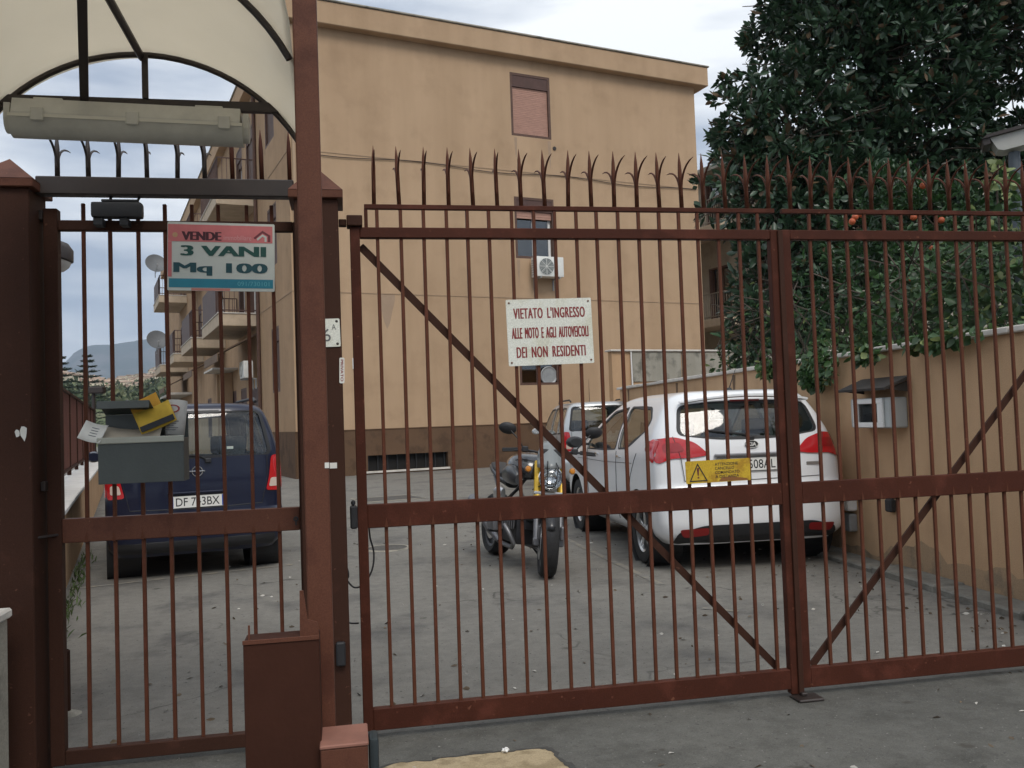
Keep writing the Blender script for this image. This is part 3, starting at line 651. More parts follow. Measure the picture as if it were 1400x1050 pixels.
# ================================================================== GATE
def gx(px, py, Y=YG): return float(onY(px, py, Y)[0])
def gz(px, py, Y=YG): return float(onY(px, py, Y)[2])
Z_TOP, Z_THIN, Z_MID, Z_BOT = gz(700, 320), gz(714, 285), gz(700, 695), gz(700, 950)
Z_TIP = gz(714, 204)
HX, XM1, XM2 = gx(485, 322), gx(1056, 325), gx(1072, 325)
RE = 4.19                                     # hinge side of the right leaf
def bar_mesh(z0, z1, w=.0155, wedge=None):
    bm = NB(); bx(bm, (-w/2, -w/2, z0), (w/2, w/2, z1), .002)
    if wedge is not None:
        zz = wedge; vs_ = [bm.verts.new(p) for p in ((-w/2, -.024, zz-.03), (w/2, -.024, zz-.03), (0, -.0225, zz+.014), (-w/2, -w/2, zz-.034), (w/2, -w/2, zz-.034))]
        bm.faces.new((vs_[0], vs_[1], vs_[2])); bm.faces.new((vs_[0], vs_[3], vs_[4], vs_[1]))
    bmesh.ops.recalc_face_normals(bm, faces=bm.faces)
    me = bpy.data.meshes.new('bar'); bm.to_mesh(me); bm.free(); me.materials.append(rust_bar_lit); return me
def spike_mesh(z0, ztip, m_, prong=True):
    bm = NB(); H_ = ztip-z0
    tube(bm, [(0, 0, z0), (0, 0, z0+H_*.62), (0, 0, ztip-.05), (0, 0, ztip)], [.0105, .0105, .0075, .001], 6)
    if prong:
        for s in (-1, 1):
            pts_ = [(0, s*.006, z0+.16*H_)] + [(0, s*(.009+.145*(k/7)**2.0), z0+.26*H_+H_*.50*(1-(1-k/7)**1.8)) for k in range(0, 8)]
            tube(bm, pts_, [.0052]*5+[.005, .0045, .0037, .0012], 6)
    bmesh.ops.recalc_face_normals(bm, faces=bm.faces)
    me = bpy.data.meshes.new('spike'); bm.to_mesh(me); bm.free(); me.materials.append(m_)
    me.polygons.foreach_set('use_smooth', [True]*len(me.polygons)); return me
bar_me = bar_mesh(.05, Z_THIN-.012, wedge=Z_MID-.02); spike_me = spike_mesh(0, Z_TIP-Z_THIN-.008, rust_bar_lit)
def jit(o, a=.004):
    o.rotation_euler = (0, random.uniform(-a, a), random.uniform(-.1, .1)); return o
def leaf(name_label, x0, x1, xs, sps, diag, hinge_left):
    ox = x0 if hinge_left else x1
    t = thing('gate_leaf', name_label, 'gate', (ox, YG, 0))
    def box(nm, lo, hi, m_=rust, bev=.003):
        bm = NB(); bx(bm, (lo[0]-ox, lo[1], lo[2]), (hi[0]-ox, hi[1], hi[2]), bev); return ob(nm, bm, m_, t)
    sw = .022
    box('stile', (x0-sw, -.022, .045), (x0+sw, .022, Z_TOP+.024)); box('stile', (x1-sw, -.022, .02), (x1+sw, .022, Z_TOP+.024))
    box('top_rail', (x0+sw, -.02, Z_TOP-.024), (x1-sw, .02, Z_TOP+.024)); box('middle_rail', (x0+sw, -.021, Z_MID-.052), (x1-sw, .021, Z_MID+.052))
    box('bottom_rail', (x0+sw, -.021, .045), (x1-sw, .021, Z_BOT))
    box('spike_rail', (x0+.045 if hinge_left else x0-.012, -.012, Z_THIN-.012), (x1+.012 if hinge_left else x1-.045, .012, Z_THIN+.01), bev=.002)
    e = x0+.052 if hinge_left else x1-.052
    box('end_strut', (e-.008, -.008, Z_TOP+.024), (e+.008, .008, Z_THIN-.012), bev=.001)
    for x in xs: jit(link('bar', bar_me, None, t, loc=(x-ox, 0, 0)), .0025)
    for x in sps: jit(link('spike', spike_me, None, t, loc=(x-ox, 0, Z_THIN+.008)), .03)
    bm = NB(); a, b = diag; beam(bm, (a[0]-ox, .018+.013, a[1]), (b[0]-ox, .018+.013, b[1]), .034, .012, (0, 1, 0)); ob('brace', bm, rust_d, t)
    return t
x_b0, x_b18 = gx(516.9, 321), gx(1036, 325)
x_c0, x_c12 = gx(1107.6, 325), gx(1399.4, 325); dc = (x_c12-x_c0)/12
L1 = leaf('left leaf of the red brown spiked gate carrying the no-entry sign', HX, XM1, np.linspace(x_b0, x_b18, 19), np.linspace(gx(511, 270), gx(1050, 270), 18), ((gx(493, 335), gz(493, 335)), (gx(1066, 914), gz(1066, 914))), True)
sp2 = gx(1080, 270); ds = (gx(1400, 270)-sp2)/12
L2 = leaf('right leaf of the red brown spiked gate in front of the garden wall', XM2, RE, [x_c0+dc*k for k in range(40) if x_c0+dc*k < RE-.06], [sp2+ds*k for k in range(40) if sp2+ds*k < RE-.02], ((gx(1114, 912), gz(1114, 912)), (RE-.05, Z_TOP-.05)), False)
bm = NB(); bx(bm, (XM2-HX-.030-.02, -.034, .02), (XM2-HX-.030+.006, -.0225, Z_TOP+.02), .002); ob('meeting_strip', bm, rust_d, L1)
bm = NB(); bx(bm, (-.055, -.03, Z_MID-.05), (-.0225, .03, Z_MID+.05), .006); lk = ob('lock', bm, black, L1)
bm = NB(); bx(bm, (-.05, -.02, Z_MID+.0505), (-.03, .02, Z_MID+.075), .008); ob('latch', bm, black, lk)
bm = NB(); bx(bm, (-.035, -.04, Z_TOP+.026), (.035, .04, Z_TOP+.075), .004); bx(bm, (-.07, -.02, Z_TOP+.03), (-.036, .02, Z_TOP+.06), .003); ob('hinge_cap', bm, rust_d, L1)
# floor stop under the meeting stiles
p = gnd(1105, 957); ST = thing('gate_stop', 'worn iron floor stop under the meeting stiles of the gate', 'gate stop', (p[0], p[1], .004))
bm = NB(); bx(bm, (-.07, -.05, 0), (.06, .05, .014), .005); ob('plate', bm, steel_dk, ST); bm = NB(); bx(bm, (-.03, .0, .0145), (.0, .03, .03), .004); ob('lug', bm, steel_dk, ST)

# ---- pillars
def pillar(x0, x1, y0, y1, h, ztip, label, m_):
    cx_, cy_ = (x0+x1)/2, (y0+y1)/2; t = thing('gate_pillar', label, 'pillar', (cx_, cy_, 0)); w = (x1-x0)/2; d = (y1-y0)/2
    bm = NB(); bx(bm, (-w, -d, 0), (w, d, h), .004); ob('shaft', bm, m_, t)
    bm = NB(); o_ = .022; bx(bm, (-w-o_, -d-o_, h+.001), (w+o_, d+o_, h+.035), .003)
    q = [bm.verts.new(p) for p in ((-w-o_, -d-o_, h+.036), (w+o_, -d-o_, h+.036), (w+o_, d+o_, h+.036), (-w-o_, d+o_, h+.036))]; a = bm.verts.new((0, 0, ztip))
    for k in range(4): bm.faces.new((q[k], q[(k+1) % 4], a))
    bm.faces.new(q[::-1]); ob('cap', bm, rust_b, t); return t
xl = gx(45, 700, 3.85)
PL = pillar(xl-.21, xl, 3.85, 4.06, gz(30, 250, 3.85)-.02, gz(24, 217, 3.95), 'dark brown capped gate pillar where the low white coped wall ends', rust_d)
PR = pillar(-.195, -.008, 3.85, 4.055, gz(450, 272, 3.85), gz(432, 228, 3.95), 'brown capped gate pillar with the house number plate behind the canopy post', rust_d)
P3 = pillar(RE+.03, RE+.25, 3.87, 4.09, 2.5, 2.66, 'brown capped gate pillar at the end of the garden wall', rust_d)
# torn paper scraps and tape on pillars
def scrap(par, loc, w, h, m_, nm='paper_scrap', n_=9, side=None):
    bm = NB(); v_ = []
    for k in range(n_):
        a = 2*pi*k/n_; r_ = random.uniform(.6, 1.0); x_, z_ = w/2*r_*cos(a), h/2*r_*sin(a)
        v_.append(bm.verts.new((0, x_, z_) if side else (x_, 0, z_)))
    f = bm.faces.new(v_); o = ob(nm, bm, m_, par, loc=loc); o.modifiers.new('t', 'SOLIDIFY').thickness = .0008; return o
scrap(PL, (.075, -.107, gz(40, 592, 3.85)), .035, .07, paper_w); scrap(PL, (.052, -.107, gz(40, 592, 3.85)), .022, .04, paper_w)
bm = NB(); bx(bm, (.107, -.02, gz(60, 665, 3.95)-.02), (.125, .02, gz(60, 665, 3.95)+.02), .003); ob('hinge_lug', bm, steel_dk, PL)
bm = NB(); tube(bm, [(.1, -.05, gz(62, 735, 3.9)), (.18, .05, gz(62, 735, 3.9))], .006, 6); ob('hinge_pin', bm, steel_dk, PL)

# ---- pedestrian portal: lintel with its spikes
ZL0, ZL1 = gz(200, 269, 3.95), gz(200, 245, 3.95)
LT = thing('portal_lintel', 'dark steel beam with spikes over the pedestrian gate', 'beam', (-.75, 3.95, ZL0))
bm = NB(); bx(bm, (xl+.002+.75, -.03, 0), (-.197+.75, .03, ZL1-ZL0), .004); ob('beam', bm, steel_dk, LT)
lsp = spike_mesh(0, .205, steel_dk); lsp2 = spike_mesh(0, .23, rust, False)
for k, px in enumerate((78.6, 121, 162, 201, 242.6, 280, 318, 358, 396)):
    jit(link('spike', lsp if k < 6 else lsp2, None, LT, loc=(gx(px, 240, 3.95)+.75, 0, ZL1-ZL0-.002)), .02)
# ---- pedestrian gate leaf
px0 = gx(71, 310); xr_ = -.197
PG = thing('pedestrian_gate', 'narrow brown barred pedestrian gate carrying the sale sign and mailbox', 'gate', (px0, YG, 0))
def pbox(nm, lo, hi, m_=rust_d, bev=.003):
    bm = NB(); bx(bm, (lo[0]-px0, lo[1], lo[2]), (hi[0]-px0, hi[1], hi[2]), bev); return ob(nm, bm, m_, PG)
zt_, zm_, zb_ = gz(250, 310), gz(250, 717), gz(250, 1024)
pbox('stile', (px0-.028, -.025, .03), (px0+.028, .025, zt_+.07)); pbox('stile', (xr_-.012, -.022, .03), (xr_, .022, zt_+.02))
pbox('top_rail', (px0+.028, -.018, zt_-.022), (xr_-.012, .018, zt_+.022)); pbox('middle_rail', (px0+.028, -.021, zm_-.05), (xr_-.012, .021, zm_+.05), rust_b); pbox('bottom_rail', (px0+.028, -.021, .03), (xr_-.012, .021, zb_+.045))
pbox('hinge_cap', (px0-.075, -.035, zt_+.02), (px0-.028, .035, zt_+.06), steel_dk)
pbar = bar_mesh(.05, ZL0-.02, .0155, zm_-.02)
for x in np.linspace(gx(113, 354), gx(374, 354), 8): jit(link('bar', pbar, None, PG, loc=(x-px0, 0, 0)), .003)
lx = gx(405, 712); bm = NB(); lathe(bm, [(.004, 0), (.011, 0), (.011, .004), (.004, .004)], 14, MX((lx-px0, -.0225, zm_), (R(90), 0, 0)), True); bx(bm, (lx-px0-.003, -.024, zm_-.028), (lx-px0+.003, -.0215, zm_-.008)); ob('keyhole', bm, black, PG)
# door closer on the rail
p0, p1 = onY(128, 285, YG-.03), onY(197, 285, YG-.03)
DC = thing('gate_closer', 'black hydraulic closer mounted on the pedestrian gate top rail', 'gate closer', (float((p0[0]+p1[0])/2), YG-.055, float(zt_)))
hw = float(p1[0]-p0[0])/2
bm = NB(); bx(bm, (-hw, -.03, .022), (hw, .03, .088), .012, seg=2); bx(bm, (-hw*.6, -.02, .0885), (hw*.85, .02, .1), .003); ob('body', bm, black, DC, auto=40)
bm = NB(); bx(bm, (-hw*.92, -.02, -.012), (-hw*.55, .034, .0215), .003); bx(bm, (hw*.1, -.02, -.012), (hw*.45, .034, .0215), .003); ob('bracket', bm, black, DC)
bm = NB(); tube(bm, [(hw*.75, 0, .09), (hw*.85, .02, .12), (hw*.6, .03, .145)], .006, 6); tube(bm, [(-hw*.3, 0, .09), (-hw*.28, .03, .14)], .006, 6); ob('arm', bm, black, DC)
# lamp fixed to the left pillar, seen between pillar and gate
c = onY(76, 352, 4.35); LM = thing('pillar_lamp', 'grey bulkhead lamp with pale bowl behind the dark left pillar', 'lamp', tuple(c), (0, R(14), 0))
bm = NB(); lathe(bm, [(0, .075), (.05, .075), (.085, .05), (.1, .0), (.094, -.006), (0, -.006)], 22, MX((0, 0, 0), (0, 0, 0), (.75, 1, 1))); ob('hood', bm, steel_dk, LM, auto=40)
bm = NB(); lathe(bm, [(.09, -.007), (.085, -.03), (.06, -.055), (.02, -.068), (0, -.07)], 22, MX((0, 0, 0), (0, 0, 0), (.75, 1, 1))); ob('bowl', bm, white_p, LM, auto=60)
bm = NB(); bx(bm, (-.2, -.29, -.02), (-.05, -.24, .03), .004); tube(bm, [(-.05, 0, .01), (-.14, -.05, .01), (-.15, -.27, .01)], .014, 8); ob('arm', bm, steel_dk, LM)

# ================================================================== CANOPY over the pedestrian gate
YC, RC, XC, ZC = 3.50, .672, -.7275, 2.166
CN = thing('canopy', 'cream translucent barrel canopy with dark steel ribs over the pedestrian gate', 'canopy', (XC, YC, ZC))
def arc(y, r_, t0=-62, t1=62, n=28): return [(r_*sin(R(t)), y, r_*cos(R(t))) for t in np.linspace(t0, t1, n)]
for y in (0, -.88):
    bm = NB(); tube(bm, arc(y, RC), .011, 8); ob('arch_rib', bm, steel_dk, CN, auto=40)
bm = NB(); n_ = 36; vv = []
for y in np.linspace(.06, -1.32, 14): vv.append([bm.verts.new((RC*1.0+0, 0, 0)) for _ in range(n_)])
for i, y in enumerate(np.linspace(.06, -1.32, 14)):
    for k in range(n_):
        t = R(-62+124*k/(n_-1)); r_ = RC+.014+.0025*sin(i*1.9+k*.35); vv[i][k].co = (r_*sin(t), y, r_*cos(t))
for i in range(13):
    for k in range(n_-1): bm.faces.new((vv[i][k], vv[i][k+1], vv[i+1][k+1], vv[i+1][k]))
sh = ob('roof_sheet', bm, canopy_m, CN, True); sh.modifiers.new('t', 'SOLIDIFY').thickness = .003
bm = NB(); tube(bm, [(0, 0, RC-.012), (0, -1.3, RC-.012)], .014, 8); ob('ridge_purlin', bm, steel_dk, CN, auto=40)
zc_ = gz(200, 143, YC)-ZC; dzc = gz(0, 136, YC)-gz(400, 152, YC)
hx = RC*sin(R(62))
bm = NB(); beam(bm, (-hx-.03, 0, zc_), (hx-.03, 0, zc_), .036, .03, (0, 1, 0)); ob('chord_bar', bm, steel_dk, CN)
bm = NB(); beam(bm, (gx(200, 120, YC)-XC, -.018, zc_+.018), (gx(200, 120, YC)-XC, -.018, RC-.01), .022, .01, (0, 1, 0)); ob('king_post', bm, steel_dk, CN)
# raking strut from the chord bar up to the overhead sheet
d_ = ray(111, -60); t_ = 0
for q in np.linspace(1.5, 3.4, 800):
    P = CP+d_*(q/d_[1]); hgt = ZC+sqrt(max(0, (RC-.01)**2-(P[0]-XC)**2))
    if P[2] >= hgt: break
    best = P
a_ = onY(116, 150, YC-.02)
bm = NB(); beam(bm, (a_[0]-XC, -.024, zc_-.01), (best[0]-XC, best[1]-YC, best[2]-ZC), .012, .030, (1, 0, 0)); ob('raking_strut', bm, steel_dk, CN)
for sx, nm in ((-1, 'left'), (1, 'right')):
    bm = NB(); xx = hx*sx
    if sx > 0: x0_, x1_ = gx(417, 700, 2.62)-XC, gx(451, 700, 2.62)-XC
    else: x1_ = -hx+.02; x0_ = x1_-.074
    bx(bm, (x0_, 2.62-YC, .004-ZC), (x1_, 2.694-YC, 3.1-ZC if sx > 0 else .5), .004)
    po = ob('post', bm, rust_b, CN)
    if sx > 0:
        for q in (-.02, .03): pass
# spots of old paint and tape marks on the tall post
zz = gz(450, 636, 2.62)-ZC
bm = NB(); bx(bm, (gx(444, 636, 2.62)-XC, 2.618-YC, zz-.008), (gx(450, 636, 2.62)-XC, 2.6195-YC, zz+.008)); ob('tape_mark', bm, paper_w, CN)
bm = NB(); bx(bm, (.03, -.105, gz(466, 636, 3.85)-.012), (.06, -.1035, gz(466, 636, 3.85)+.012)); ob('tape_mark', bm, paper_w, PR)

# ---- fluorescent fitting under the chord bar
f0, f1 = onY(10, 163, YC-.03), onY(341, 178, YC-.03); LG = float(np.linalg.norm(f1-f0)); mid = (f0+f1)/2
FL = thing('tube_light', 'long dusty fluorescent batten light hung under the canopy chord', 'lamp', tuple(mid), (0, math.asin((f0[2]-f1[2])/LG), 0))
h_ = .066
bm = NB(); prism(bm, [(-.045, h_), (.045, h_), (.06, .012), (.06, 0), (-.06, 0), (-.06, .012)], -LG/2+.03, LG/2-.03, 'x')
for q in list(bm.verts):
    pass
ob('housing', bm, bulk_m, FL)
bm = NB(); pf = [(-.058, -.002)] + [(-.056*cos(R(t)), -.002-.066*sin(R(t))) for t in range(10, 180, 20)] + [(.058, -.002)]
prism(bm, pf, -LG/2+.02, LG/2-.02, 'x'); ob('diffuser', bm, diff_m, FL, auto=35)
for s in (-1, 1):
    bm = NB(); prism(bm, [(a*.72, b*.72-.004) for a, b in pf] + [(.04, .05), (-.04, .05)], s*LG/2, s*(LG/2-.021), 'x'); ob('end_cap', bm, bulk_m, FL)
for t in (-.36, .02, .40):
    bm = NB(); bx(bm, (t*LG-.022, -.068, -.02), (t*LG+.022, -.0605, .03), .003); ob('clip', bm, bulk_m, FL)
bm = NB(); bx(bm, (-LG/2+.02, -.0615, -.006), (LG/2-.02, -.0585, .006)); ob('seam', bm, mat('pale_gasket', (.6, .58, .5), .6), FL)
for t in (-.33, .33):
    bm = NB(); bx(bm, (t*LG-.05, -.03, h_+.001), (t*LG+.05, .03, h_+.012), .002); ob('mount', bm, bulk_m, FL)

# ================================================================== SIGNS
def sign(name, label, corners, Y, m_, t=.003, bev=0.0):
    P = [onY(x, y, Y) for x, y in corners]; c = sum(P)/4
    w = (np.linalg.norm(P[1]-P[0])+np.linalg.norm(P[2]-P[3]))/2; h = (np.linalg.norm(P[3]-P[0])+np.linalg.norm(P[2]-P[1]))/2
    a = math.atan2(((P[1]-P[0])+(P[2]-P[3]))[2], ((P[1]-P[0])+(P[2]-P[3]))[0])
    o = thing(name, label, 'sign', tuple(c), (0, -a, 0)); bm = NB(); prism(bm, rrect(w, h, .006), -t/2, t/2, 'y'); ob('board', bm, m_, o); return o, float(w), float(h)
FY = -.0022
v_, w, h = sign('warning_sign', 'cream enamel sign with red capitals VIETATO on the left gate leaf', ((692, 410), (808, 407), (812, 496), (695, 501)), YG-.016, sign_w)
for s, wy, ww, hh_ in (('VIETATO L\'INGRESSO', .29, .84, .165), ('ALLE MOTO E AGLI AUTOVEICOLI', -.01, .90, .165), ('DEI NON RESIDENTI', -.30, .81, .165)):
    lettering(s, w*ww, h*hh_, (0, FY, h*wy), sign_red, v_, .0, sw=1.9, sc=1.12, fat=.0017)
for sx in (-1, 1):
    for sz in (-1, 1):
        bm = NB(); lathe(bm, [(0, 0), (.005, 0), (.004, .003), (0, .004)], 10, MX((sx*w*.465, -.0015, sz*h*.45), (R(90), 0, 0))); ob('screw', bm, mat('rusty_screw', (.15, .07, .04), .7), v_)
# sale sign: panel, coloured bands, lettering
v_, w, h = sign('sale_sign', 'pink white and teal property sale sign reading VENDE on the pedestrian gate', ((229, 303), (376, 307), (375, 399), (229, 397)), YG-.017, vend_white, .005)
def band(nm, x0, x1, z0, z1, m_, y=-.0032):
    bm = NB(); bx(bm, (x0*w, y-.0004, z0*h), (x1*w, y, z1*h)); return ob(nm, bm, m_, v_)
band('pink_band', -.495, .48, .215, .465, vend_pink); band('pink_edge', -.495, -.46, -.30, .212, vend_pink); band('pink_edge', -.28, .08, -.497, -.462, mat('vende_pink2', (.62, .25, .2), .6), -.0032)
band('teal_band', -.485, .485, -.455, -.325, vend_teal)
lettering('VENDE', w*.37, h*.125, (-w*.185, -.0042, h*.30), mat('vende_maroon', (.06, .012, .02), .6), v_, 0, fat=.0034)
lettering('immobiliare', w*.26, h*.07, (w*.15, -.0042, h*.285), mat('pale_pink', (.66, .33, .32), .6), v_)
lettering('3 VANI', w*.80, h*.15, (w*.02, -.0042, h*.085), vend_green, v_, 0, fat=.0062)
lettering('Mq 100', w*.88, h*.19, (-w*.005, -.0042, -h*.185), mat('vende_bluegreen', (.014, .07, .085), .6), v_, 0, fat=.0062)
lettering('091/730101', w*.30, h*.065, (w*.30, -.0042, -h*.39), mat('pale_teal', (.12, .42, .48), .6), v_)
bm = NB(); prism(bm, [(.30*w, .29*h), (.385*w, .40*h), (.46*w, .33*h), (.46*w, .235*h), (.435*w, .235*h), (.435*w, .32*h), (.385*w, .365*h), (.315*w, .27*h)], -.0045, -.0036, 'y'); ob('house_logo', bm, mat('vende_maroon2', (.16, .03, .04), .6), v_)
bm = NB(); prism(bm, [(.33*w, .275*h), (.385*w, .345*h), (.425*w, .31*h), (.425*w, .235*h), (.405*w, .235*h), (.405*w, .295*h), (.385*w, .31*h), (.34*w, .25*h)], -.0047, -.0036, 'y'); ob('house_logo', bm, vend_white, v_)
bm = NB(); lathe(bm, [(0, 0), (.011, 0), (0, .001)], 16, MX((-w*.43, -.0036, h*.31), (R(90), 0, 0))); ob('emblem', bm, mat('emblem_ochre', (.5, .3, .16), .6), v_)
# yellow danger plate
v_, w, h = sign('danger_sign', 'rusty yellow danger plate with warning triangle fixed on the middle rail', ((937, 631), (1025, 626), (1026, 656), (938, 662)), YG-.030, yel_sign, .003)
bm = NB()
tri = [(-.45, -.42), (-.17, -.42), (-.315, .40)]; tri = [(a*w, b*h) for a, b in tri]; c_ = np.mean(tri, 0)
for k in range(3):
    a, b = np.array(tri[k]), np.array(tri[(k+1) % 3]); ai, bi = c_+(a-c_)*.82, c_+(b-c_)*.82
    prism(bm, [tuple(a), tuple(b), tuple(bi), tuple(ai)], -.0030, -.0016, 'y')
ob('triangle', bm, ink, v_)
bm = NB(); prism(bm, [(-.33*w, .18*h), (-.295*w, .18*h), (-.305*w, -.16*h), (-.32*w, -.16*h)], -.0032, -.0016, 'y'); prism(bm, rrect(.018*w*1.3, .07*h, .001, 3, -.3125*w, -.25*h), -.0032, -.0016, 'y'); ob('exclamation_mark', bm, mat('dark_red', (.12, .02, .02), .6), v_)
for k, s in enumerate(('ATTENZIONE', 'CANCELLO', 'COMANDATO', 'A DISTANZA')): lettering(s, w*(.36, .30, .38, .37)[k], h*.13, (w*(.13, .10, .14, .135)[k], FY, h*(.30-.185*k)), ink, v_, .01)
bm = NB(); prism(bm, [(.05*w, -.3*h), (.2*w, -.28*h), (.44*w, -.4*h), (.46*w, -.48*h), (.0, -.47*h)], -.0021, -.0016, 'y'); ob('rust_stain', bm, mat('rust_stain', (.24, .10, .025), .8), v_)
# house number
v_, w, h = sign('house_number', 'white house number plate 6A on the brown pillar', ((422, 437), (464, 435), (466, 474), (424, 475)), 3.846, sign_w, .003)
lettering('6', w*.26, h*.46, (w*.06, FY, -h*.08), mat('number_ink', (.12, .12, .12), .7), v_); lettering('A', w*.14, h*.2, (w*.30, FY, h*.2), MATS['number_ink'], v_)
for sz in (-1, 1):
    bm = NB(); lathe(bm, [(0, 0), (.006, 0), (0, .003)], 10, MX((w*.40, -.0015, sz*h*.4), (R(90), 0, 0))); ob('screw', bm, steel_dk, v_)
v_, w, h = sign('sticker', 'narrow white sticker with red lettering on the brown pillar side', ((463, 489), (470, 489), (472, 524), (465, 524)), 3.846, paper_w, .001)
lettering('PRIVATO', h*.85, w*.55, (0, -.0012, 0), sign_red, v_, .02, rot=(0, R(90), 0))

# ================================================================== MAILBOX with flyers
p0, p1 = onY(134, 607, 3.86), onY(251, 600, 3.86); q0 = onY(136, 664, 3.86)
MW = float(p1[0]-p0[0]); MH = float(p0[2]-q0[2]); c = (p0+p1)/2
MB_ = thing('mailbox', 'open grey metal flyer box hung on the pedestrian gate bars', 'mailbox', (float(c[0]), 3.86, float(c[2])))
bm = NB(); hw = MW/2; th = .004
bx(bm, (-hw, -.004, -MH), (hw, 0, 0), .001); bx(bm, (-hw, .001, -MH), (-hw+th, .118, .01), .001); bx(bm, (hw-th, .001, -MH), (hw, .118, .01), .001); bx(bm, (-hw+th, .001, -MH), (hw-th, .118, -MH+th)); bx(bm, (-hw, .1185, -MH), (hw, .1225, .115), .001)
ob('box', bm, mailgrey, MB_)
bm = NB(); bx(bm, (-hw-.003, -.012, -.006), (hw+.003, -.0045, .02), .003); ob('rim', bm, mat('rim_grey', (.36, .36, .30), .5, var=.1), MB_)
a = MX((-hw*.4, .118, .115), (R(-22), 0, 0)); bm = NB(); bx(bm, (-hw*.6, -.135, 0), (hw*.62, .0, .005), .001, a); bx(bm, (-hw*.6, -.138, -.03), (hw*.62, -.1345, .004), .001, a); ob('lid', bm, mailgrey, MB_)
def flyer(label, loc, rot, w, h, m_, curl=0.0, n=8, txt=None, roll=False):
    t = thing('flyer', label, 'flyer', loc, rot); bm = NB(); vv = []
    for i in range(n+1):
        for j in range(3):
            s = i/n-.5
            if roll: ang = s*curl; x_ = w/curl*sin(ang); y_ = w/curl*(1-cos(ang))
            else: x_ = s*w; y_ = curl*cos(s*pi)
            vv.append(bm.verts.new((x_, y_, (j/2-.5)*h)))
    for i in range(n):
        for j in range(2): a_ = i*3+j; bm.faces.new((vv[a_], vv[a_+3], vv[a_+4], vv[a_+1]))
    o = ob('sheet', bm, m_, t, True); o.modifiers.new('t', 'SOLIDIFY').thickness = .002; return t
X0, Z0 = float(c[0]), float(c[2])
def mp_(px, py, Y): p = onY(px, py, Y); return (float(p[0]), Y, float(p[2]))
t = flyer('folded yellow flyer leaning in the grey mailbox', mp_(212, 570, 3.90), (R(-20), R(-22), R(6)), .15, .10, paper_y, .012)
for k, (a, b, s) in enumerate(((0, .012, 'NUOVE OFFERTE'), (0, -.022, 'TUTTO SUPER'))): pass
bm = NB(); bx(bm, (-.07, -.012, -.047), (.07, -.009, -.022)); ob('dark_print', bm, ink, t)
flyer('orange flyer behind the yellow one in the grey mailbox', mp_(200, 557, 3.93), (R(-15), R(-24), R(4)), .12, .09, paper_o, .008)
t = flyer('rolled white leaflet standing in the grey mailbox', mp_(236, 570, 3.915), (R(-8), R(3), R(-12)), .17, .15, mat('newsprint', (.52, .50, .46), .9, var=.12, vscale=14), 4.3, 16, roll=True)
bm = NB(); lathe(bm, [(.016, 0), (.022, 0), (.022, .001), (.016, .001)], 18, MX((0, -.0035, .035), (R(90), 0, 0), (1.35, .8, 1)), True); ob('red_print', bm, mat('print_red', (.28, .05, .05), .8), t)
bm = NB()
for k in range(5): bx(bm, (-.028+.008*(k % 2), -.006, -.02-k*.009), (.03-.01*(k % 3), -.0045, -.017-k*.009))
ob('print_lines', bm, mat('print_grey', (.16, .16, .16), .8), t)
t = flyer('crumpled white leaflet sticking out left of the grey mailbox', mp_(127, 590, 3.87), (R(-30), R(15), R(-10)), .095, .085, paper_w, .015)
bm = NB()
for k in range(4): bx(bm, (-.03, .0108, .02-k*.012), (.028-.012*(k % 2), .0125, .023-k*.012))
ob('print_lines', bm, MATS['print_grey'], t)
flyer('limp beige leaflet drooping across the mailbox opening', mp_(178, 592, 3.905), (R(-48), R(4), 0), .24, .075, mat('beige_paper', (.46, .40, .31), .9, var=.15, vscale=10), .015)

# ================================================================== things at the foot of the gate
a = onY(332, 880, 2.5); b = onY(436, 868, 2.5); w = float(b[0]-a[0]); zt2 = float(a[2]+b[2])/2
BXT = thing('steel_housing', 'plain brown sheet steel housing with bent top lip standing before the tall canopy post', 'housing', (float(a[0]+b[0])/2, 2.5, .004))
bm = NB(); bx(bm, (-w/2, 0, 0), (w/2, .10, zt2-.006), .003); ob('body', bm, mat('housing_brown', (.05, .0185, .011), .65, var=.22, vscale=3, bump=.05, bscale=60, spec=.13), BXT)
bm = NB(); bx(bm, (-w/2-.001, -.004, zt2-.012), (w/2+.001, -.0005, zt2+.0), .001); ob('lip', bm, rust_b, BXT)
bm = NB(); prism(bm, [(w/2-.052, zt2-.006), (w/2, zt2-.006), (w/2-.004, zt2+.03), (w/2-.03, zt2+.04), (w/2-.04, zt2+.12), (w/2-.05, zt2+.12)], .02, .026, 'y'); ob('bent_bracket', bm, rust_b, BXT)
bm = NB(); bx(bm, (-w/2+.012, .02, zt2-.006), (-w/2+.017, .026, zt2+.035)); ob('stud', bm, rust_b, BXT)
a = onY(438, 1022, 2.46); b = onY(503, 1016, 2.46)
BK = thing('gate_buffer', 'low brown painted block with paler top at the foot of the tall canopy post', 'block', (float(a[0]+b[0])/2, 2.46, .004)); w = float(b[0]-a[0]); zt3 = float(a[2]+b[2])/2
bm = NB(); bx(bm, (-w/2, 0, 0), (w/2, .15, zt3-.012), .003); ob('body', bm, rust_b, BK)
bm = NB(); bx(bm, (-w/2-.002, -.003, zt3-.011), (w/2+.002, .153, zt3), .003); ob('top_plate', bm, mat('faded_red_top', (.26, .115, .08), .7, var=.2, vscale=9), BK)
bm = NB(); bx(bm, (w/2+.003, .03, zt3-.5), (w/2+.030, .11, zt3-.005), .012, seg=2); ob('rubber_bumper', bm, mat('bumper_green_black', (.018, .026, .028), .55), BK, auto=40)
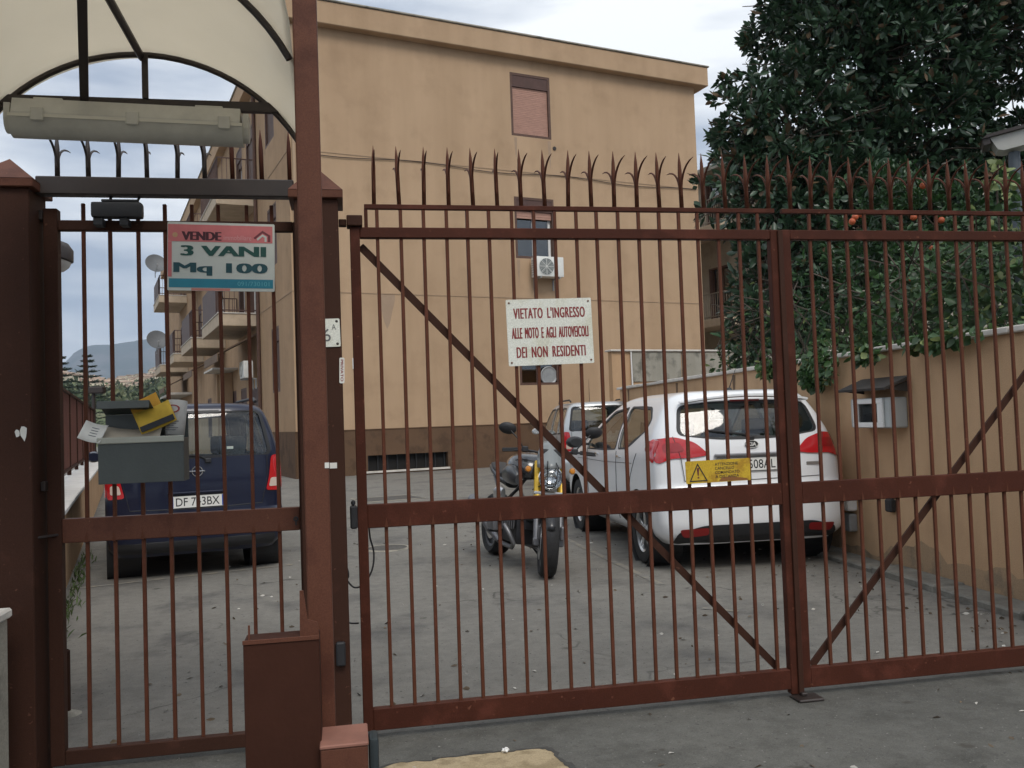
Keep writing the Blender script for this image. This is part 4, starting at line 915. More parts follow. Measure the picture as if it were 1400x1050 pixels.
# iron stub behind the pedestrian gate
c = gnd(90, 977); BL = thing('door_post_stub', 'short rusty iron tube standing in the asphalt behind the pedestrian gate', 'post', (float(c[0]), float(c[1]), 0))
bm = NB(); lathe(bm, [(0, 0), (.024, 0), (.024, .315), (.018, .32), (.018, .30), (0, .30)], 14); ob('tube', bm, rust_d, BL, auto=40)
bm = NB(); lathe(bm, [(0, 0), (.075, 0), (.04, .014), (.025, .02), (0, .02)], 11); ob('mortar_collar', bm, concrete, BL)
# stone pier at the left frame edge
c = onY(15, 845, 3.55); SPI = thing('stone_pier', 'low grey stone pier beside the dark left pillar', 'pier', (float(c[0])-.20, 3.55, .004))
bm = NB(); bx(bm, (-.14, 0, 0), (.14, .14, float(c[2])-.03), .006); ob('shaft', bm, concrete, SPI); bm = NB(); bx(bm, (-.155, -.015, float(c[2])-.0295), (.153, .155, float(c[2])+.008), .008); ob('cap', bm, stone_m, SPI)
# cables at the lock
def cable(label, pts, r_=.004):
    P = [Vector(onY(x, y, Y)) for x, y, Y in pts]; Q = []
    for i in range(len(P)-1):
        p0 = P[max(i-1, 0)]; p1 = P[i]; p2 = P[i+1]; p3 = P[min(i+2, len(P)-1)]
        for k in range(6):
            t = k/6; Q.append(.5*((2*p1)+(-p0+p2)*t+(2*p0-5*p1+4*p2-p3)*t*t+(-p0+3*p1-3*p2+p3)*t**3))
    Q.append(P[-1]); o0 = Q[0].copy(); bm = NB(); tube(bm, [q-o0 for q in Q], r_, 6); o = ob('lock_cable', bm, black, None, True, loc=tuple(o0)); tag(o, label, 'cable')
cable('black cable looping from the gate lock behind the left leaf', [(472, 790, 4.06), (484, 803, 4.06), (498, 798, 4.06), (509, 778, 4.06), (511, 755, 4.06), (506, 735, 4.05), (504, 712, 4.035)])
cable('short black cable tail beside the brown pillar foot', [(472, 770, 4.06), (476, 783, 4.06), (475, 790, 4.06), (468, 782, 4.06)], .005)
cable('lower black cable strand crossing to the gate stile', [(472, 849, 4.06), (480, 852, 4.06), (490, 852, 4.03)])
bm = NB(); bx(bm, (-.02, -.03, -.05), (.02, 0, .05), .006); c = onY(466, 893, 3.845); o = ob('photocell', bm, black, None, loc=(float(c[0]), 3.849, float(c[2]))); tag(o, 'small black photocell on the lower brown pillar', 'sensor')

# ================================================================== CARS
def pchip(xk, yk, x):
    xk, yk = np.array(xk, float), np.array(yk, float); h = np.diff(xk); d = np.diff(yk)/h; mm = np.zeros(len(xk))
    for i in range(1, len(xk)-1):
        if d[i-1]*d[i] > 0: w1, w2 = 2*h[i]+h[i-1], h[i]+2*h[i-1]; mm[i] = (w1+w2)/(w1/d[i-1]+w2/d[i])
    mm[0], mm[-1] = d[0], d[-1]; x = np.clip(np.atleast_1d(np.asarray(x, float)), xk[0], xk[-1]); i = np.clip(np.searchsorted(xk, x)-1, 0, len(h)-1); t = (x-xk[i])/h[i]
    return (1+2*t)*(1-t)**2*yk[i]+t*(1-t)**2*h[i]*mm[i]+t*t*(3-2*t)*yk[i+1]+t*t*(t-1)*h[i]*mm[i+1]
class Shell:
    """car body as a stack of superelliptic slices; +y forward, rear at y~0"""
    def __init__(s, keys, n=4.0):
        k = np.array(keys, float); s.k = k; s.n = n      # z, w, yr, yf, br, bf
    def at(s, z): return [float(pchip(s.k[:, 0], s.k[:, i], z)[0]) for i in range(1, 6)]
    def rear(s, x, z, off=0.0):
        w, yr, yf, br, bf = s.at(z); t = min(abs(x)/w, .9995); return yr+br*(1-(1-t**s.n)**(1/s.n))-off
    def side(s, y, z):
        w, yr, yf, br, bf = s.at(z)
        if y < yr+br: t = min((yr+br-y)/br, .9999); return w*(1-t**s.n)**(1/s.n)
        if y > yf-bf: t = min((y-yf+bf)/bf, .9999); return w*(1-t**s.n)**(1/s.n)
        return w
    def front(s, x, z, off=0.0):
        w, yr, yf, br, bf = s.at(z); t = min(abs(x)/w, .9995); return yf-bf*(1-(1-t**s.n)**(1/s.n))+off
    def ring(s, z, inset=0.0, nq=12, ns=18):
        w, yr, yf, br, bf = s.at(z); w -= inset; yr += inset; yf -= inset; e = 2/s.n; P = []
        th = [pi/2*k/nq for k in range(nq+1)]
        for t in th: P.append((w*sin(t)**e if t > 0 else 0, yr+br-br*(cos(t)**e if t < pi/2-1e-9 else 0)))
        y0, y1 = yr+br, yf-bf
        for k in range(1, ns): P.append((w, y0+(y1-y0)*k/ns))
        for t in th[::-1]: P.append((w*sin(t)**e if t > 0 else 0, yf-bf+bf*(cos(t)**e if t < pi/2-1e-9 else 0)))
        P += [(-x, y) for x, y in P[::-1][1:-1]]
        return P
    def solid(s, z0, z1, nz_=44, inset=0.0):
        zs = list(np.linspace(z0, z1-.12, nz_)) + list(z1-.12*np.linspace(1, 0, 16)[1:]**1.8)
        bm = NB(); rings = []
        for z in zs: rings.append([bm.verts.new((x, y, z)) for x, y in s.ring(z, inset)])
        n = len(rings[0])
        for i in range(len(rings)-1):
            for k in range(n): bm.faces.new((rings[i][k], rings[i][(k+1) % n], rings[i+1][(k+1) % n], rings[i+1][k]))
        for rg, fl in ((rings[0], True), (rings[-1], False)):
            c = bm.verts.new((0, sum(v.co.y for v in rg)/n, rg[0].co.z))
            for k in range(n): bm.faces.new((rg[k], rg[(k+1) % n], c) if not fl else (rg[(k+1) % n], rg[k], c))
        bmesh.ops.recalc_face_normals(bm, faces=bm.faces); return bm
def to_obj(bm):
    me = bpy.data.meshes.new('tmp'); bm.to_mesh(me); bm.free(); o = bpy.data.objects.new('tmp', me); COL.objects.link(o); return o
def boolean(a, cutters):
    for c in cutters:
        md = a.modifiers.new('b', 'BOOLEAN'); md.operation = 'DIFFERENCE'; md.solver = 'EXACT'; md.object = c
    bpy.context.view_layer.update(); me = bpy.data.meshes.new_from_object(a.evaluated_get(bpy.context.evaluated_depsgraph_get()))
    for c in cutters+[a]: bpy.data.objects.remove(c)
    return me
def dense(poly, n=6):
    q = []
    for i, p in enumerate(poly):
        r_ = poly[(i+1) % len(poly)]
        for k in range(n): t = k/n; q.append((p[0]+(r_[0]-p[0])*t, p[1]+(r_[1]-p[1])*t))
    return q
def rounded(poly, r_=.05, n=4):
    """round the corners of a polygon"""
    q = []; N = len(poly)
    for i in range(N):
        p = Vector(poly[i]); a = Vector(poly[i-1])-p; b = Vector(poly[(i+1) % N])-p; rr = min(r_, a.length*.45, b.length*.45)
        s, e = p+a.normalized()*rr, p+b.normalized()*rr
        for k in range(n+1): t = k/n; v = s*(1-t)**2+p*2*t*(1-t)+e*t*t; q.append((v.x, v.y))
    return q
def patch(bm, fn, poly, rings=7):
    """fill a star-shaped outline, mapped on a surface by fn(a, b) -> point"""
    c = np.mean(poly, 0); prev = None; n = len(poly)
    for k in range(1, rings+1):
        rg = [bm.verts.new(fn(c[0]+(a-c[0])*k/rings, c[1]+(b-c[1])*k/rings)) for a, b in poly]
        if prev is None:
            cv = bm.verts.new(fn(*c))
            for i in range(n): bm.faces.new((rg[i], rg[(i+1) % n], cv))
        else:
            for i in range(n): bm.faces.new((prev[i], prev[(i+1) % n], rg[(i+1) % n], rg[i]))
        prev = rg
def ringpatch(bm, fn, poly, wi, wo):
    c = np.mean(poly, 0); n = len(poly); A = []; B_ = []
    for a, b in poly:
        d = np.array([a, b])-c; l_ = np.linalg.norm(d); A.append(bm.verts.new(fn(*(c+d*(1-wi/l_))))); B_.append(bm.verts.new(fn(*(c+d*(1+wo/l_)))))
    for i in range(n): bm.faces.new((A[i], A[(i+1) % n], B_[(i+1) % n], B_[i]))
def lathe_x(bm, prof, c, seg=32): lathe(bm, prof, seg, MX(c, (0, R(90), 0)))
def wheel(par, c, r_, w, out, spokes=5, rim=alu):
    """out=+1/-1: which side of the axle the outer face is"""
    bm = NB(); h = w/2; ri = r_*.66
    prof = [(ri, -h*.9), (r_*.86, -h), (r_*.96, -h*.92), (r_, -h*.6), (r_*.992, -h*.3), (r_, -.28*h), (r_, .28*h), (r_*.992, h*.3), (r_, h*.6), (r_*.96, h*.92), (r_*.86, h), (ri, h*.9)]
    lathe(bm, prof, 36, MX(c, (0, R(90), 0)), True); ty = ob('wheel', bm, rubber, par, auto=45)
    bm = NB(); lathe(bm, [(ri*.97, -h*.8), (ri+.004, -h*.85), (ri+.006, h*.88), (ri*.96, h*.93), (ri*.9, h*.6), (ri*.9, -h*.7)], 36, MX(c, (0, R(90), 0)), True)
    for k in range(spokes):
        a = 2*pi*k/spokes
        for da in (-.13, .13):
            Mx = MX(c) @ Matrix.Rotation(a+da, 4, 'X'); bx(bm, (out*h*.45-.012, -.017, .03), (out*h*.45+.012+.01, .017, ri*.93), .004, Mx)
    lathe(bm, [(0, out*h*.35), (.055, out*h*.35), (.05, out*h*.7), (.02, out*h*.78), (0, out*h*.78)], 18, MX(c, (0, R(90), 0))); ob('rim', bm, rim, ty, auto=40)
    bm = NB(); lathe(bm, [(0, -out*h*.1), (ri*.82, -out*h*.1), (ri*.82, -out*h*.05), (0, -out*h*.05)], 26, MX(c, (0, R(90), 0))); ob('brake', bm, mat('brake_dark', (.05, .05, .05), .6, metal=.5), ty)
    return ty
def plate(par, loc, rot, s, w=.52, h=.11):
    o = thing_part('number_plate', par, loc, rot); bm = NB(); prism(bm, rrect(w, h, .008), -.004, .0, 'y'); b_ = ob('number_plate', bm, plate_m, par, loc=loc, rot=rot); bpy.data.objects.remove(o)
    for q in (-1, 1):
        bm = NB(); bx(bm, (q*(w/2-.021)-.02, -.0048, -h/2+.003), (q*(w/2-.021)+.02, -.0041, h/2-.003)); ob('blue_band', bm, plate_b, b_)
    lettering('I', .008, .022, (-w/2+.021, -.0052, -.028), plate_m, b_, .02)
    l_ = lettering(s, w*.76, h*.72, (0, -.0048, 0), ink, b_, .005); return b_
def thing_part(n, par, loc, rot): o = bpy.data.objects.new(n, None); COL.objects.link(o); return o

def build_car(label, loc, rz, keys, paint, spec, group=None, n=4.0):
    C = thing(spec['name'], label, 'car', loc, (0, 0, rz), group); sh = Shell(keys, n); zt = sh.k[-1, 0]; z0 = sh.k[0, 0]
    body = to_obj(sh.solid(z0, zt)); cut = []
    cab = [tuple(r_) for r_ in sh.k]; inner = Shell(cab, n); cut.append(to_obj(inner.solid(spec['belt']-.35, zt-.035, 30, .045)))
    ax = spec['axles']; wr, ww = spec['wheel']
    for y in ax:
        for s in (-1, 1):
            bm = NB(); lathe(bm, [(0, 0), (wr+.055, 0), (wr+.055, .32), (0, .32)], 36, MX((s*(sh.at(.5)[0]+.05), y, wr+.012), (0, R(-90*s), 0))); cut.append(to_obj(bm))
    RW = rounded(spec['rear_window'], .07); FWN = rounded(spec['front_window'], .08)
    bm = NB(); prism(bm, RW, -.5, 1.0, 'y'); bmesh.ops.recalc_face_normals(bm, faces=bm.faces); cut.append(to_obj(bm))
    bm = NB(); prism(bm, FWN, spec['fcut'], 6.0, 'y'); bmesh.ops.recalc_face_normals(bm, faces=bm.faces); cut.append(to_obj(bm))
    SW = [rounded(p, .06) for p in spec['side_windows']]
    for p in SW: bm = NB(); prism(bm, p, -1.5, 1.5, 'x'); bmesh.ops.recalc_face_normals(bm, faces=bm.faces); cut.append(to_obj(bm))
    me = boolean(body, cut); me.materials.clear(); bo = link('body', me, paint, C); me.polygons.foreach_set('use_smooth', [True]*len(me.polygons)); me.set_sharp_from_angle(angle=R(32))
    fr = lambda o: (lambda a, b: (a, sh.rear(a, b)-o, b))
    ff = lambda o: (lambda a, b: (a, sh.front(a, b)+o, b))
    fs = lambda s, o: (lambda a, b: (s*(sh.side(a, b)+o), a, b))
    def P(name, fn, poly, m_, par=C, dn=3, rings=6):
        bm = NB(); patch(bm, fn, dense(poly, dn), rings); return ob(name, bm, m_, par, True)
    def Rg(name, fn, poly, m_, wi, wo, par=C, dn=3):
        bm = NB(); ringpatch(bm, fn, dense(poly, dn), wi, wo); return ob(name, bm, m_, par, True)
    def seam(fn, pl, r_=.004, nm='seam', par=C):
        bm = NB(); q = []
        for i in range(len(pl)-1):
            for k in range(8): t = k/8; q.append(fn(pl[i][0]+(pl[i+1][0]-pl[i][0])*t, pl[i][1]+(pl[i+1][1]-pl[i][1])*t))
        q.append(fn(*pl[-1])); tube(bm, q, r_, 5); return ob(nm, bm, black, par)
    w_ = P('rear_window', fr(-.008), RW, spec.get('rear_glass', car_glass), C); Rg('seal', fr(.002), RW, black, .022, .012, w_)
    w_ = P('windscreen', ff(-.008), FWN, car_glass, C); Rg('seal', ff(.002), FWN, black, .03, .02, w_)
    for s in (-1, 1):
        for p in SW: w_ = P('side_window', fs(s, -.008), p, spec.get('side_glass', car_glass), C); Rg('seal', fs(s, .0015), p, black, .02, .014, w_)
    for y in ax:
        for s in (-1, 1):
            wheel(C, (s*(sh.at(.5)[0]-ww/2-.012), y, wr), wr, ww, s, spec.get('spokes', 5))
            bm = NB(); lathe(bm, [(wr+.05, 0), (wr+.056, 0), (wr+.056, .30), (wr+.05, .30)], 36, MX((s*(sh.at(.5)[0]-.004), y, wr+.012), (0, R(-90*s), 0)), True); ob('arch_liner', bm, black, C)
    bm = NB(); bx(bm, (-.6, .5, z0-.03), (.6, sh.k[0, 3]-.4, z0+.12)); ob('underbody', bm, dark, C)
    # cabin
    def seat(x, y, z, w=.46):
        bm = NB(); bx(bm, (-w/2, -.05, 0), (w/2, .5, .16), .04, seg=2); bx(bm, (-w/2, -.14, .1), (w/2, .02, .62), .05, MX((0, 0, 0), (R(8), 0, 0)), 2); s_ = ob('seat', bm, cloth, C, loc=(x, y, z), auto=50)
        bm = NB(); bx(bm, (-.13, -.16, .66), (.13, -.06, .86), .04, MX((0, -.07, .02)), 2); tube(bm, [(-.06, -.17, .55), (-.06, -.17, .72)], .007, 5); tube(bm, [(.06, -.17, .55), (.06, -.17, .72)], .007, 5); ob('headrest', bm, cloth, s_, auto=50)
    zb = spec['belt']-.58
    for x in (-.38, .38): seat(x, spec['seats'][0], zb); seat(x, spec['seats'][1], zb)
    bm = NB(); bx(bm, (-.6, spec['seats'][1]+.75, zb+.3), (.6, spec['seats'][1]+1.05, zb+.62), .06, seg=2); ob('dashboard', bm, black, C)
    return C, sh, fr, ff, fs, P, Rg, seam
KK = [(.24, .77, .10, 3.92, .30, .5), (.32, .85, .03, 4.02, .30, .6), (.45, .875, .0, 4.06, .28, .65), (.60, .882, .0, 4.07, .27, .65), (.72, .882, .025, 4.04, .27, .6), (.74, .880, .055, 4.03, .27, .6), (.90, .878, .075, 3.88, .28, .6), (1.0, .872, .085, 3.45, .29, .5), (1.08, .855, .10, 3.08, .30, .42),
      (1.2, .82, .135, 2.85, .30, .4), (1.35, .755, .20, 2.5, .28, .36), (1.46, .695, .255, 2.2, .27, .34), (1.53, .64, .28, 1.98, .30, .34), (1.57, .56, .30, 1.8, .34, .34), (1.592, .42, .42, 1.6, .34, .3), (1.60, .2, .7, 1.4, .3, .3)]
kspec = dict(name='hatchback_car', belt=1.02, axles=(.72, 3.335), wheel=(.315, .2), fcut=2.2, seats=(1.05, 1.95), rear_glass=car_glass_dk, side_glass=car_glass_dk, spokes=5,
    rear_window=[(-.66, 1.20), (-.30, 1.155), (.30, 1.155), (.66, 1.20), (.60, 1.46), (.3, 1.485), (-.3, 1.485), (-.60, 1.46)], front_window=[(-.66, 1.06), (.66, 1.06), (.52, 1.46), (-.52, 1.46)],
    side_windows=[[(.62, 1.24), (.56, 1.34), (.72, 1.455), (1.42, 1.475), (1.42, 1.05), (1.1, 1.07)], [(1.50, 1.045), (1.50, 1.475), (2.0, 1.43), (2.72, 1.10), (2.72, 1.02)]])
kx = 3.53; 
KIA, sh, fr, ff, fs, P, Rg, seam = build_car('white hatchback parked along the garden wall with red wraparound tail lamps', (kx, 7.18, 0), R(-2.2), KK, whitecar, kspec, None, 4.6)
for s in (-1, 1):
    pl = rounded([(s*.868, 1.165), (s*.70, 1.19), (s*.52, 1.135), (s*.40, 1.02), (s*.56, 1.0), (s*.74, 1.0), (s*.868, .945)][::s], .05)
    tl = P('tail_lamp', fr(.012), pl, red_l, KIA, 3, 8)
    pl2 = rounded([(.22, 1.165), (.45, 1.15), (.50, 1.08), (.36, 1.0), (.22, .955)], .03); P('lamp_side', fs(s, .008), pl2, red_l, tl)
    P('lamp_core', fr(.018), rounded([(s*.80, 1.13), (s*.66, 1.14), (s*.62, 1.06), (s*.80, 1.05)][::s], .03), mat('lamp_core_red', (.30, .01, .012), .2, coat=.6), tl)
    seam(fr(.013), [(s*.705, 1.19), (s*.66, 1.0), (s*.64, .80)], .003, 'tailgate_gap')
    P('bumper_reflector', fr(.012), rounded([(s*.72, .385), (s*.46, .395), (s*.46, .33), (s*.68, .31)][::s], .03), red_d, KIA)
P('bumper_insert', fr(.008), rounded([(-.76, .25), (.76, .25), (.73, .36), (.50, .415), (-.50, .415), (-.73, .36)], .05), black, KIA, 4, 8)
seam(fr(.002), [(-.64, .80), (0, .79), (.64, .80)], .003, 'tailgate_gap'); seam(fr(.002), [(-.875, .72), (-.5, .725), (.5, .725), (.875, .72)], .003, 'bumper_gap')
pg = P('plate_recess', fr(.002), rounded([(-.36, .85), (.36, .85), (.34, 1.0), (-.34, 1.0)], .03), mat('recess_grey', (.42, .42, .42), .5), KIA)
bm = NB(); bx(bm, (-.36, .045, 1.0), (.36, .085, 1.025), .008); ob('chrome_strip', bm, mat('handle_grey', (.25, .25, .26), .35, metal=.5), KIA)
plate(KIA, (0, .066, .925), (R(-4), 0, 0), 'EN 508AL')
bm = NB(); lathe(bm, [(0, 0), (.062, 0), (.06, .01), (0, .012)], 26, MX((0, .10, 1.10), (R(82), 0, 0), (1, .55, 1))); em = ob('badge', bm, black, KIA, auto=40)
lettering('KIA', .078, .034, (0, .0845, 1.10), plate_m, em, .03); bm = NB(); lathe(bm, [(.056, 0), (.062, 0), (.062, .004), (.056, .004)], 26, MX((0, .089, 1.10), (R(82), 0, 0), (1, .55, 1)), True); ob('badge_ring', bm, plate_m, em)
bm = NB(); bx(bm, (.50, .062, .90), (.64, .066, .925)); 
ob('model_badge', bm, mat('badge_grey', (.4, .4, .4), .3, metal=.7), KIA, loc=(0, .012, 0))
# roof spoiler lip, wiper, antenna, handles, mirrors
bm = NB(); q = [(x, .20+.05*(abs(x)/.62)**3, 1.535-.05*(abs(x)/.62)**2) for x in np.linspace(-.60, .60, 15)]; tube(bm, q, .028, 8, True, (1.6, .6)); sp_ = ob('spoiler', bm, whitecar, KIA, auto=50)
bm = NB(); bx(bm, (-.14, .205, 1.485), (.14, .222, 1.50), .004); ob('brake_lamp', bm, red_d, sp_)
bm = NB(); tube(bm, [(0, .118, 1.165), (-.06, .12, 1.19), (-.40, .15, 1.235)], .010, 6); bx(bm, (-.03, .09, 1.135), (.03, .125, 1.175), .008); ob('wiper', bm, black, KIA)
bm = NB(); lathe(bm, [(0, 0), (.035, 0), (.02, .025), (0, .03)], 12, MX((0, .55, 1.592))); tube(bm, [(0, .55, 1.61), (.03, .45, 1.79)], [.005, .002], 6); ob('antenna', bm, black, KIA)
for s in (-1, 1):
    for y in (1.28, 2.2):
        xo = sh.side(y, .98); bm = NB(); bx(bm, (s*xo-.012, y, .965), (s*xo+.030, y+.17, .99), .01, seg=2); ob('door_handle', bm, chrome, KIA, auto=40)
    for yy in (1.46, 2.72): seam(fs(s, .0015), [(yy, 1.03), (yy, .75), (yy-.03, .35)], .0035, 'door_gap')
    seam(fs(s, .0015), [(.75, 1.03), (.95, .8), (1.02, .6)], .0035, 'door_gap')
    bm = NB(); lathe(bm, [(0, -.045), (.06, -.045), (.085, -.01), (.09, .05), (.075, .06), (0, .06)], 20, MX((s*1.02, 2.68, 1.10), (R(-90), 0, 0), (1.15, .75, 1))); mr = ob('side_mirror', bm, black if s < 0 else whitecar, KIA, auto=50); bm = NB(); bx(bm, (s*.86, 2.66, 1.06), (s*.98, 2.70, 1.09), .006); ob('mirror_arm', bm, black, mr)
seam(fs(-1, .002), [(.9, .93), (2.0, .905), (3.2, .9)], .0025, 'crease')
P('fuel_flap', fs(1, .002), rrect(.16, .16, .04, 4, .55, .88), whitecar, KIA)

OK_ = [(.22, .72, .08, 3.25, .22, .45), (.32, .79, .015, 3.46, .22, .5), (.45, .805, .0, 3.5, .2, .5), (.58, .81, .0, 3.5, .2, .5), (.62, .81, .045, 3.48, .2, .5), (.80, .81, .05, 3.40, .2, .5), (.95, .808, .055, 3.20, .2, .45), (1.05, .803, .06, 2.85, .2, .4), (1.15, .79, .065, 2.62, .2, .36), (1.28, .762, .085, 2.50, .2, .33),
      (1.42, .72, .115, 2.36, .2, .32), (1.54, .675, .15, 2.2, .2, .32), (1.60, .635, .175, 2.08, .22, .32), (1.635, .57, .21, 1.95, .24, .3), (1.655, .45, .34, 1.75, .26, .3), (1.665, .2, .6, 1.5, .3, .3)]
ospec = dict(name='hatchback_car', belt=1.02, axles=(.58, 2.94), wheel=(.285, .175), fcut=2.0, seats=(.75, 1.6), spokes=6,
    rear_window=[(-.70, 1.13), (.70, 1.13), (.615, 1.575), (-.615, 1.575)], front_window=[(-.62, 1.07), (.62, 1.07), (.52, 1.55), (-.52, 1.55)],
    side_windows=[[(.28, 1.10), (.36, 1.54), (.78, 1.56), (.78, 1.08)], [(.86, 1.08), (.86, 1.56), (1.5, 1.56), (1.5, 1.06)], [(1.58, 1.06), (1.58, 1.56), (2.0, 1.53), (2.52, 1.12), (2.52, 1.06)]])
def boxy_details(car, paint, sh, fr, ff, fs, P, Rg, seam, pl_txt, badge):
    for s in (-1, 1):
        pl = rounded([(s*.785, 1.13), (s*.70, 1.12), (s*.675, .92), (s*.64, .78), (s*.79, .77), (s*.80, 1.0)][::s], .03)
        tl = P('tail_lamp', fr(.012), pl, red_l, car, 3, 7); P('clear_lens', fr(.016), rounded([(s*.765, .90), (s*.69, .90), (s*.67, .815), (s*.765, .815)][::s], .02), amber_l, tl)
        P('lamp_side', fs(s, .006), rounded([(.14, 1.12), (.24, 1.10), (.24, .80), (.14, .79)], .02), red_l, tl)
        bm = NB(); tube(bm, [(s*.60, .38, 1.665), (s*.60, .5, 1.70), (s*.58, 1.7, 1.70), (s*.56, 1.85, 1.66)], .016, 8); ob('roof_rail', bm, black, car, auto=50)
        for y in (1.0, 1.9):
            xo = sh.side(y, .95); bm = NB(); bx(bm, (s*xo-.012, y, .94), (s*xo+.028, y+.15, .97), .01); ob('door_handle', bm, black, car)
        for yy in (.82, 1.54): seam(fs(s, .0015), [(yy, 1.04), (yy, .7), (yy, .35)], .0035, 'door_gap')
        bm = NB(); lathe(bm, [(0, -.04), (.06, -.04), (.08, 0), (.08, .05), (0, .055)], 18, MX((s*.95, 2.5, 1.12), (R(-90), 0, 0), (1.1, .8, 1))); mr = ob('side_mirror', bm, paint, car, auto=50); bm = NB(); bx(bm, (s*.77, 2.48, 1.08), (s*.92, 2.52, 1.11), .005); ob('mirror_arm', bm, black, mr)
    seam(fr(.002), [(-.66, 1.12), (-.655, .9), (-.60, .66), (0, .645), (.60, .66), (.655, .9), (.66, 1.12)], .0035, 'tailgate_gap'); seam(fr(.002), [(-.80, .60), (0, .60), (.80, .60)], .003, 'bumper_gap')
    plate(car, (0, .042, .715), (R(-2), 0, 0), pl_txt)
    bm = NB(); bx(bm, (-.27, .02, .79), (.27, .052, .81), .006); ob('plate_lamp_bar', bm, paint, car)
    if badge:
        bm = NB(); lathe(bm, [(.043, 0), (.052, 0), (.052, .008), (.043, .008)], 28, MX((0, .05, 1.0), (R(90), 0, 0)), True); bx(bm, (-.072, .040, .994), (.072, .048, 1.006), .002); prism(bm, [(-.05, .997), (.01, 1.010), (.008, 1.002), (.05, 1.003), (-.01, .990), (-.008, .998)], .039, .0395, 'y'); ob('badge', bm, chrome, car)
        bm = NB(); lathe(bm, [(0, 0), (.012, 0), (.01, .006), (0, .006)], 14, MX((0, .05, .885), (R(90), 0, 0))); ob('tailgate_lock', bm, chrome, car)
    bm = NB(); tube(bm, [(.10, .052, 1.10), (.02, .055, 1.15), (-.35, .062, 1.165)], .009, 6); bx(bm, (.07, .03, 1.075), (.13, .06, 1.12), .008); ob('wiper', bm, black, car)
    P('bumper_insert', fr(.006), rounded([(-.70, .25), (.70, .25), (.72, .36), (-.72, .36)], .03), black, car, 4, 6)
oc = np.array([-1.40, 8.82, 0]); 
OP = build_car('navy blue boxy hatchback with tall red corner tail lamps beside the low wall', tuple(oc), R(13.5), OK_, navy, ospec)
boxy_details(OP[0], navy, *OP[1:], 'DF 743BX', True)
bm = NB(); bx(bm, (.28, .105, 1.20), (.34, .108, 1.225)); ob('window_sticker', bm, paper_w, OP[0], loc=(0, -.02, 0))
sc_ = onY(792, 600, 15.2)
SV = build_car('silver car with roof rails parked beyond the white hatchback', (float(sc_[0])+.55, 15.2, 0), R(-4), OK_, silver, dict(ospec, rear_glass=car_glass_dk))
boxy_details(SV[0], silver, *SV[1:], 'CX 218KL', False)
bm = NB(); tube(bm, [(-.1, 1.1, 1.66), (-.12, 1.0, 2.1)], [.006, .002], 6); ob('antenna', bm, black, SV[0])

# ================================================================== MOTORCYCLE (+y forward)
fp, rp_ = gnd(735, 790), gnd(684, 754)
dirv = fp-rp_; head = math.atan2(-dirv[0], dirv[1])
mc = fp - np.array([-sin(head), cos(head), 0])*.755
MCY = thing('motorcycle', 'black and silver naked motorcycle with yellow fork tubes standing on its side stand', 'motorcycle', (float(mc[0]), float(mc[1]), 0), (0, R(-5.5), head+R(6)))
blk_met = mat('black_metal', (.02, .02, .022), .35, metal=.4, coat=.3)
eng_m = mat('engine_grey', (.20, .20, .21), .45, metal=.7, var=.2, vscale=12)
def mwheel(y, r_, w, steer):
    h = w/2; Mx = MX((0, y, r_), (0, 0, steer)) @ Matrix.Rotation(R(90), 4, 'Y'); bm = NB()
    prof = [(r_*.73, -h*.75), (r_*.80, -h*.95), (r_*.90, -h), (r_*.965, -h*.75), (r_*.993, -h*.35), (r_, 0), (r_*.993, h*.35), (r_*.965, h*.75), (r_*.90, h), (r_*.80, h*.95), (r_*.73, h*.75)]
    lathe(bm, prof, 40, Mx, True); ty = ob('wheel', bm, rubber, MCY, auto=50)
    bm = NB(); lathe(bm, [(r_*.66, -h*.7), (r_*.735, -h*.78), (r_*.735, h*.78), (r_*.66, h*.7)], 36, Mx, True); lathe(bm, [(0, -.07), (.045, -.07), (.05, 0), (.045, .07), (0, .07)], 16, Mx)
    for k in range(10): bx(bm, (-.012, .03, -.010), (.012, r_*.68, .010), .003, Mx @ Matrix.Rotation(2*pi*k/10+(.14 if k % 2 else 0), 4, 'Z'))
    ob('rim', bm, mat('bike_rim', (.10, .10, .105), .35, metal=.6), ty, auto=40)
    bm = NB()
    for s in (-1, 1): lathe(bm, [(.09, s*.075-.0025), (.155, s*.075-.0025), (.155, s*.075+.0025), (.09, s*.075+.0025)], 30, Mx, True)
    ob('brake_disc', bm, alu, ty, auto=40); return ty
ST_ = R(-16)
mwheel(.755, .305, .145, ST_); mwheel(-.745, .315, .18, 0)
Sm = MX((0, .755, 0), (0, 0, ST_))           # steered group frame about the front axle
def sm(p): return tuple((Sm @ Vector(p)))
rake = .42
def fk(x, z): return (x, -(z-.30)*rake*.9, z)
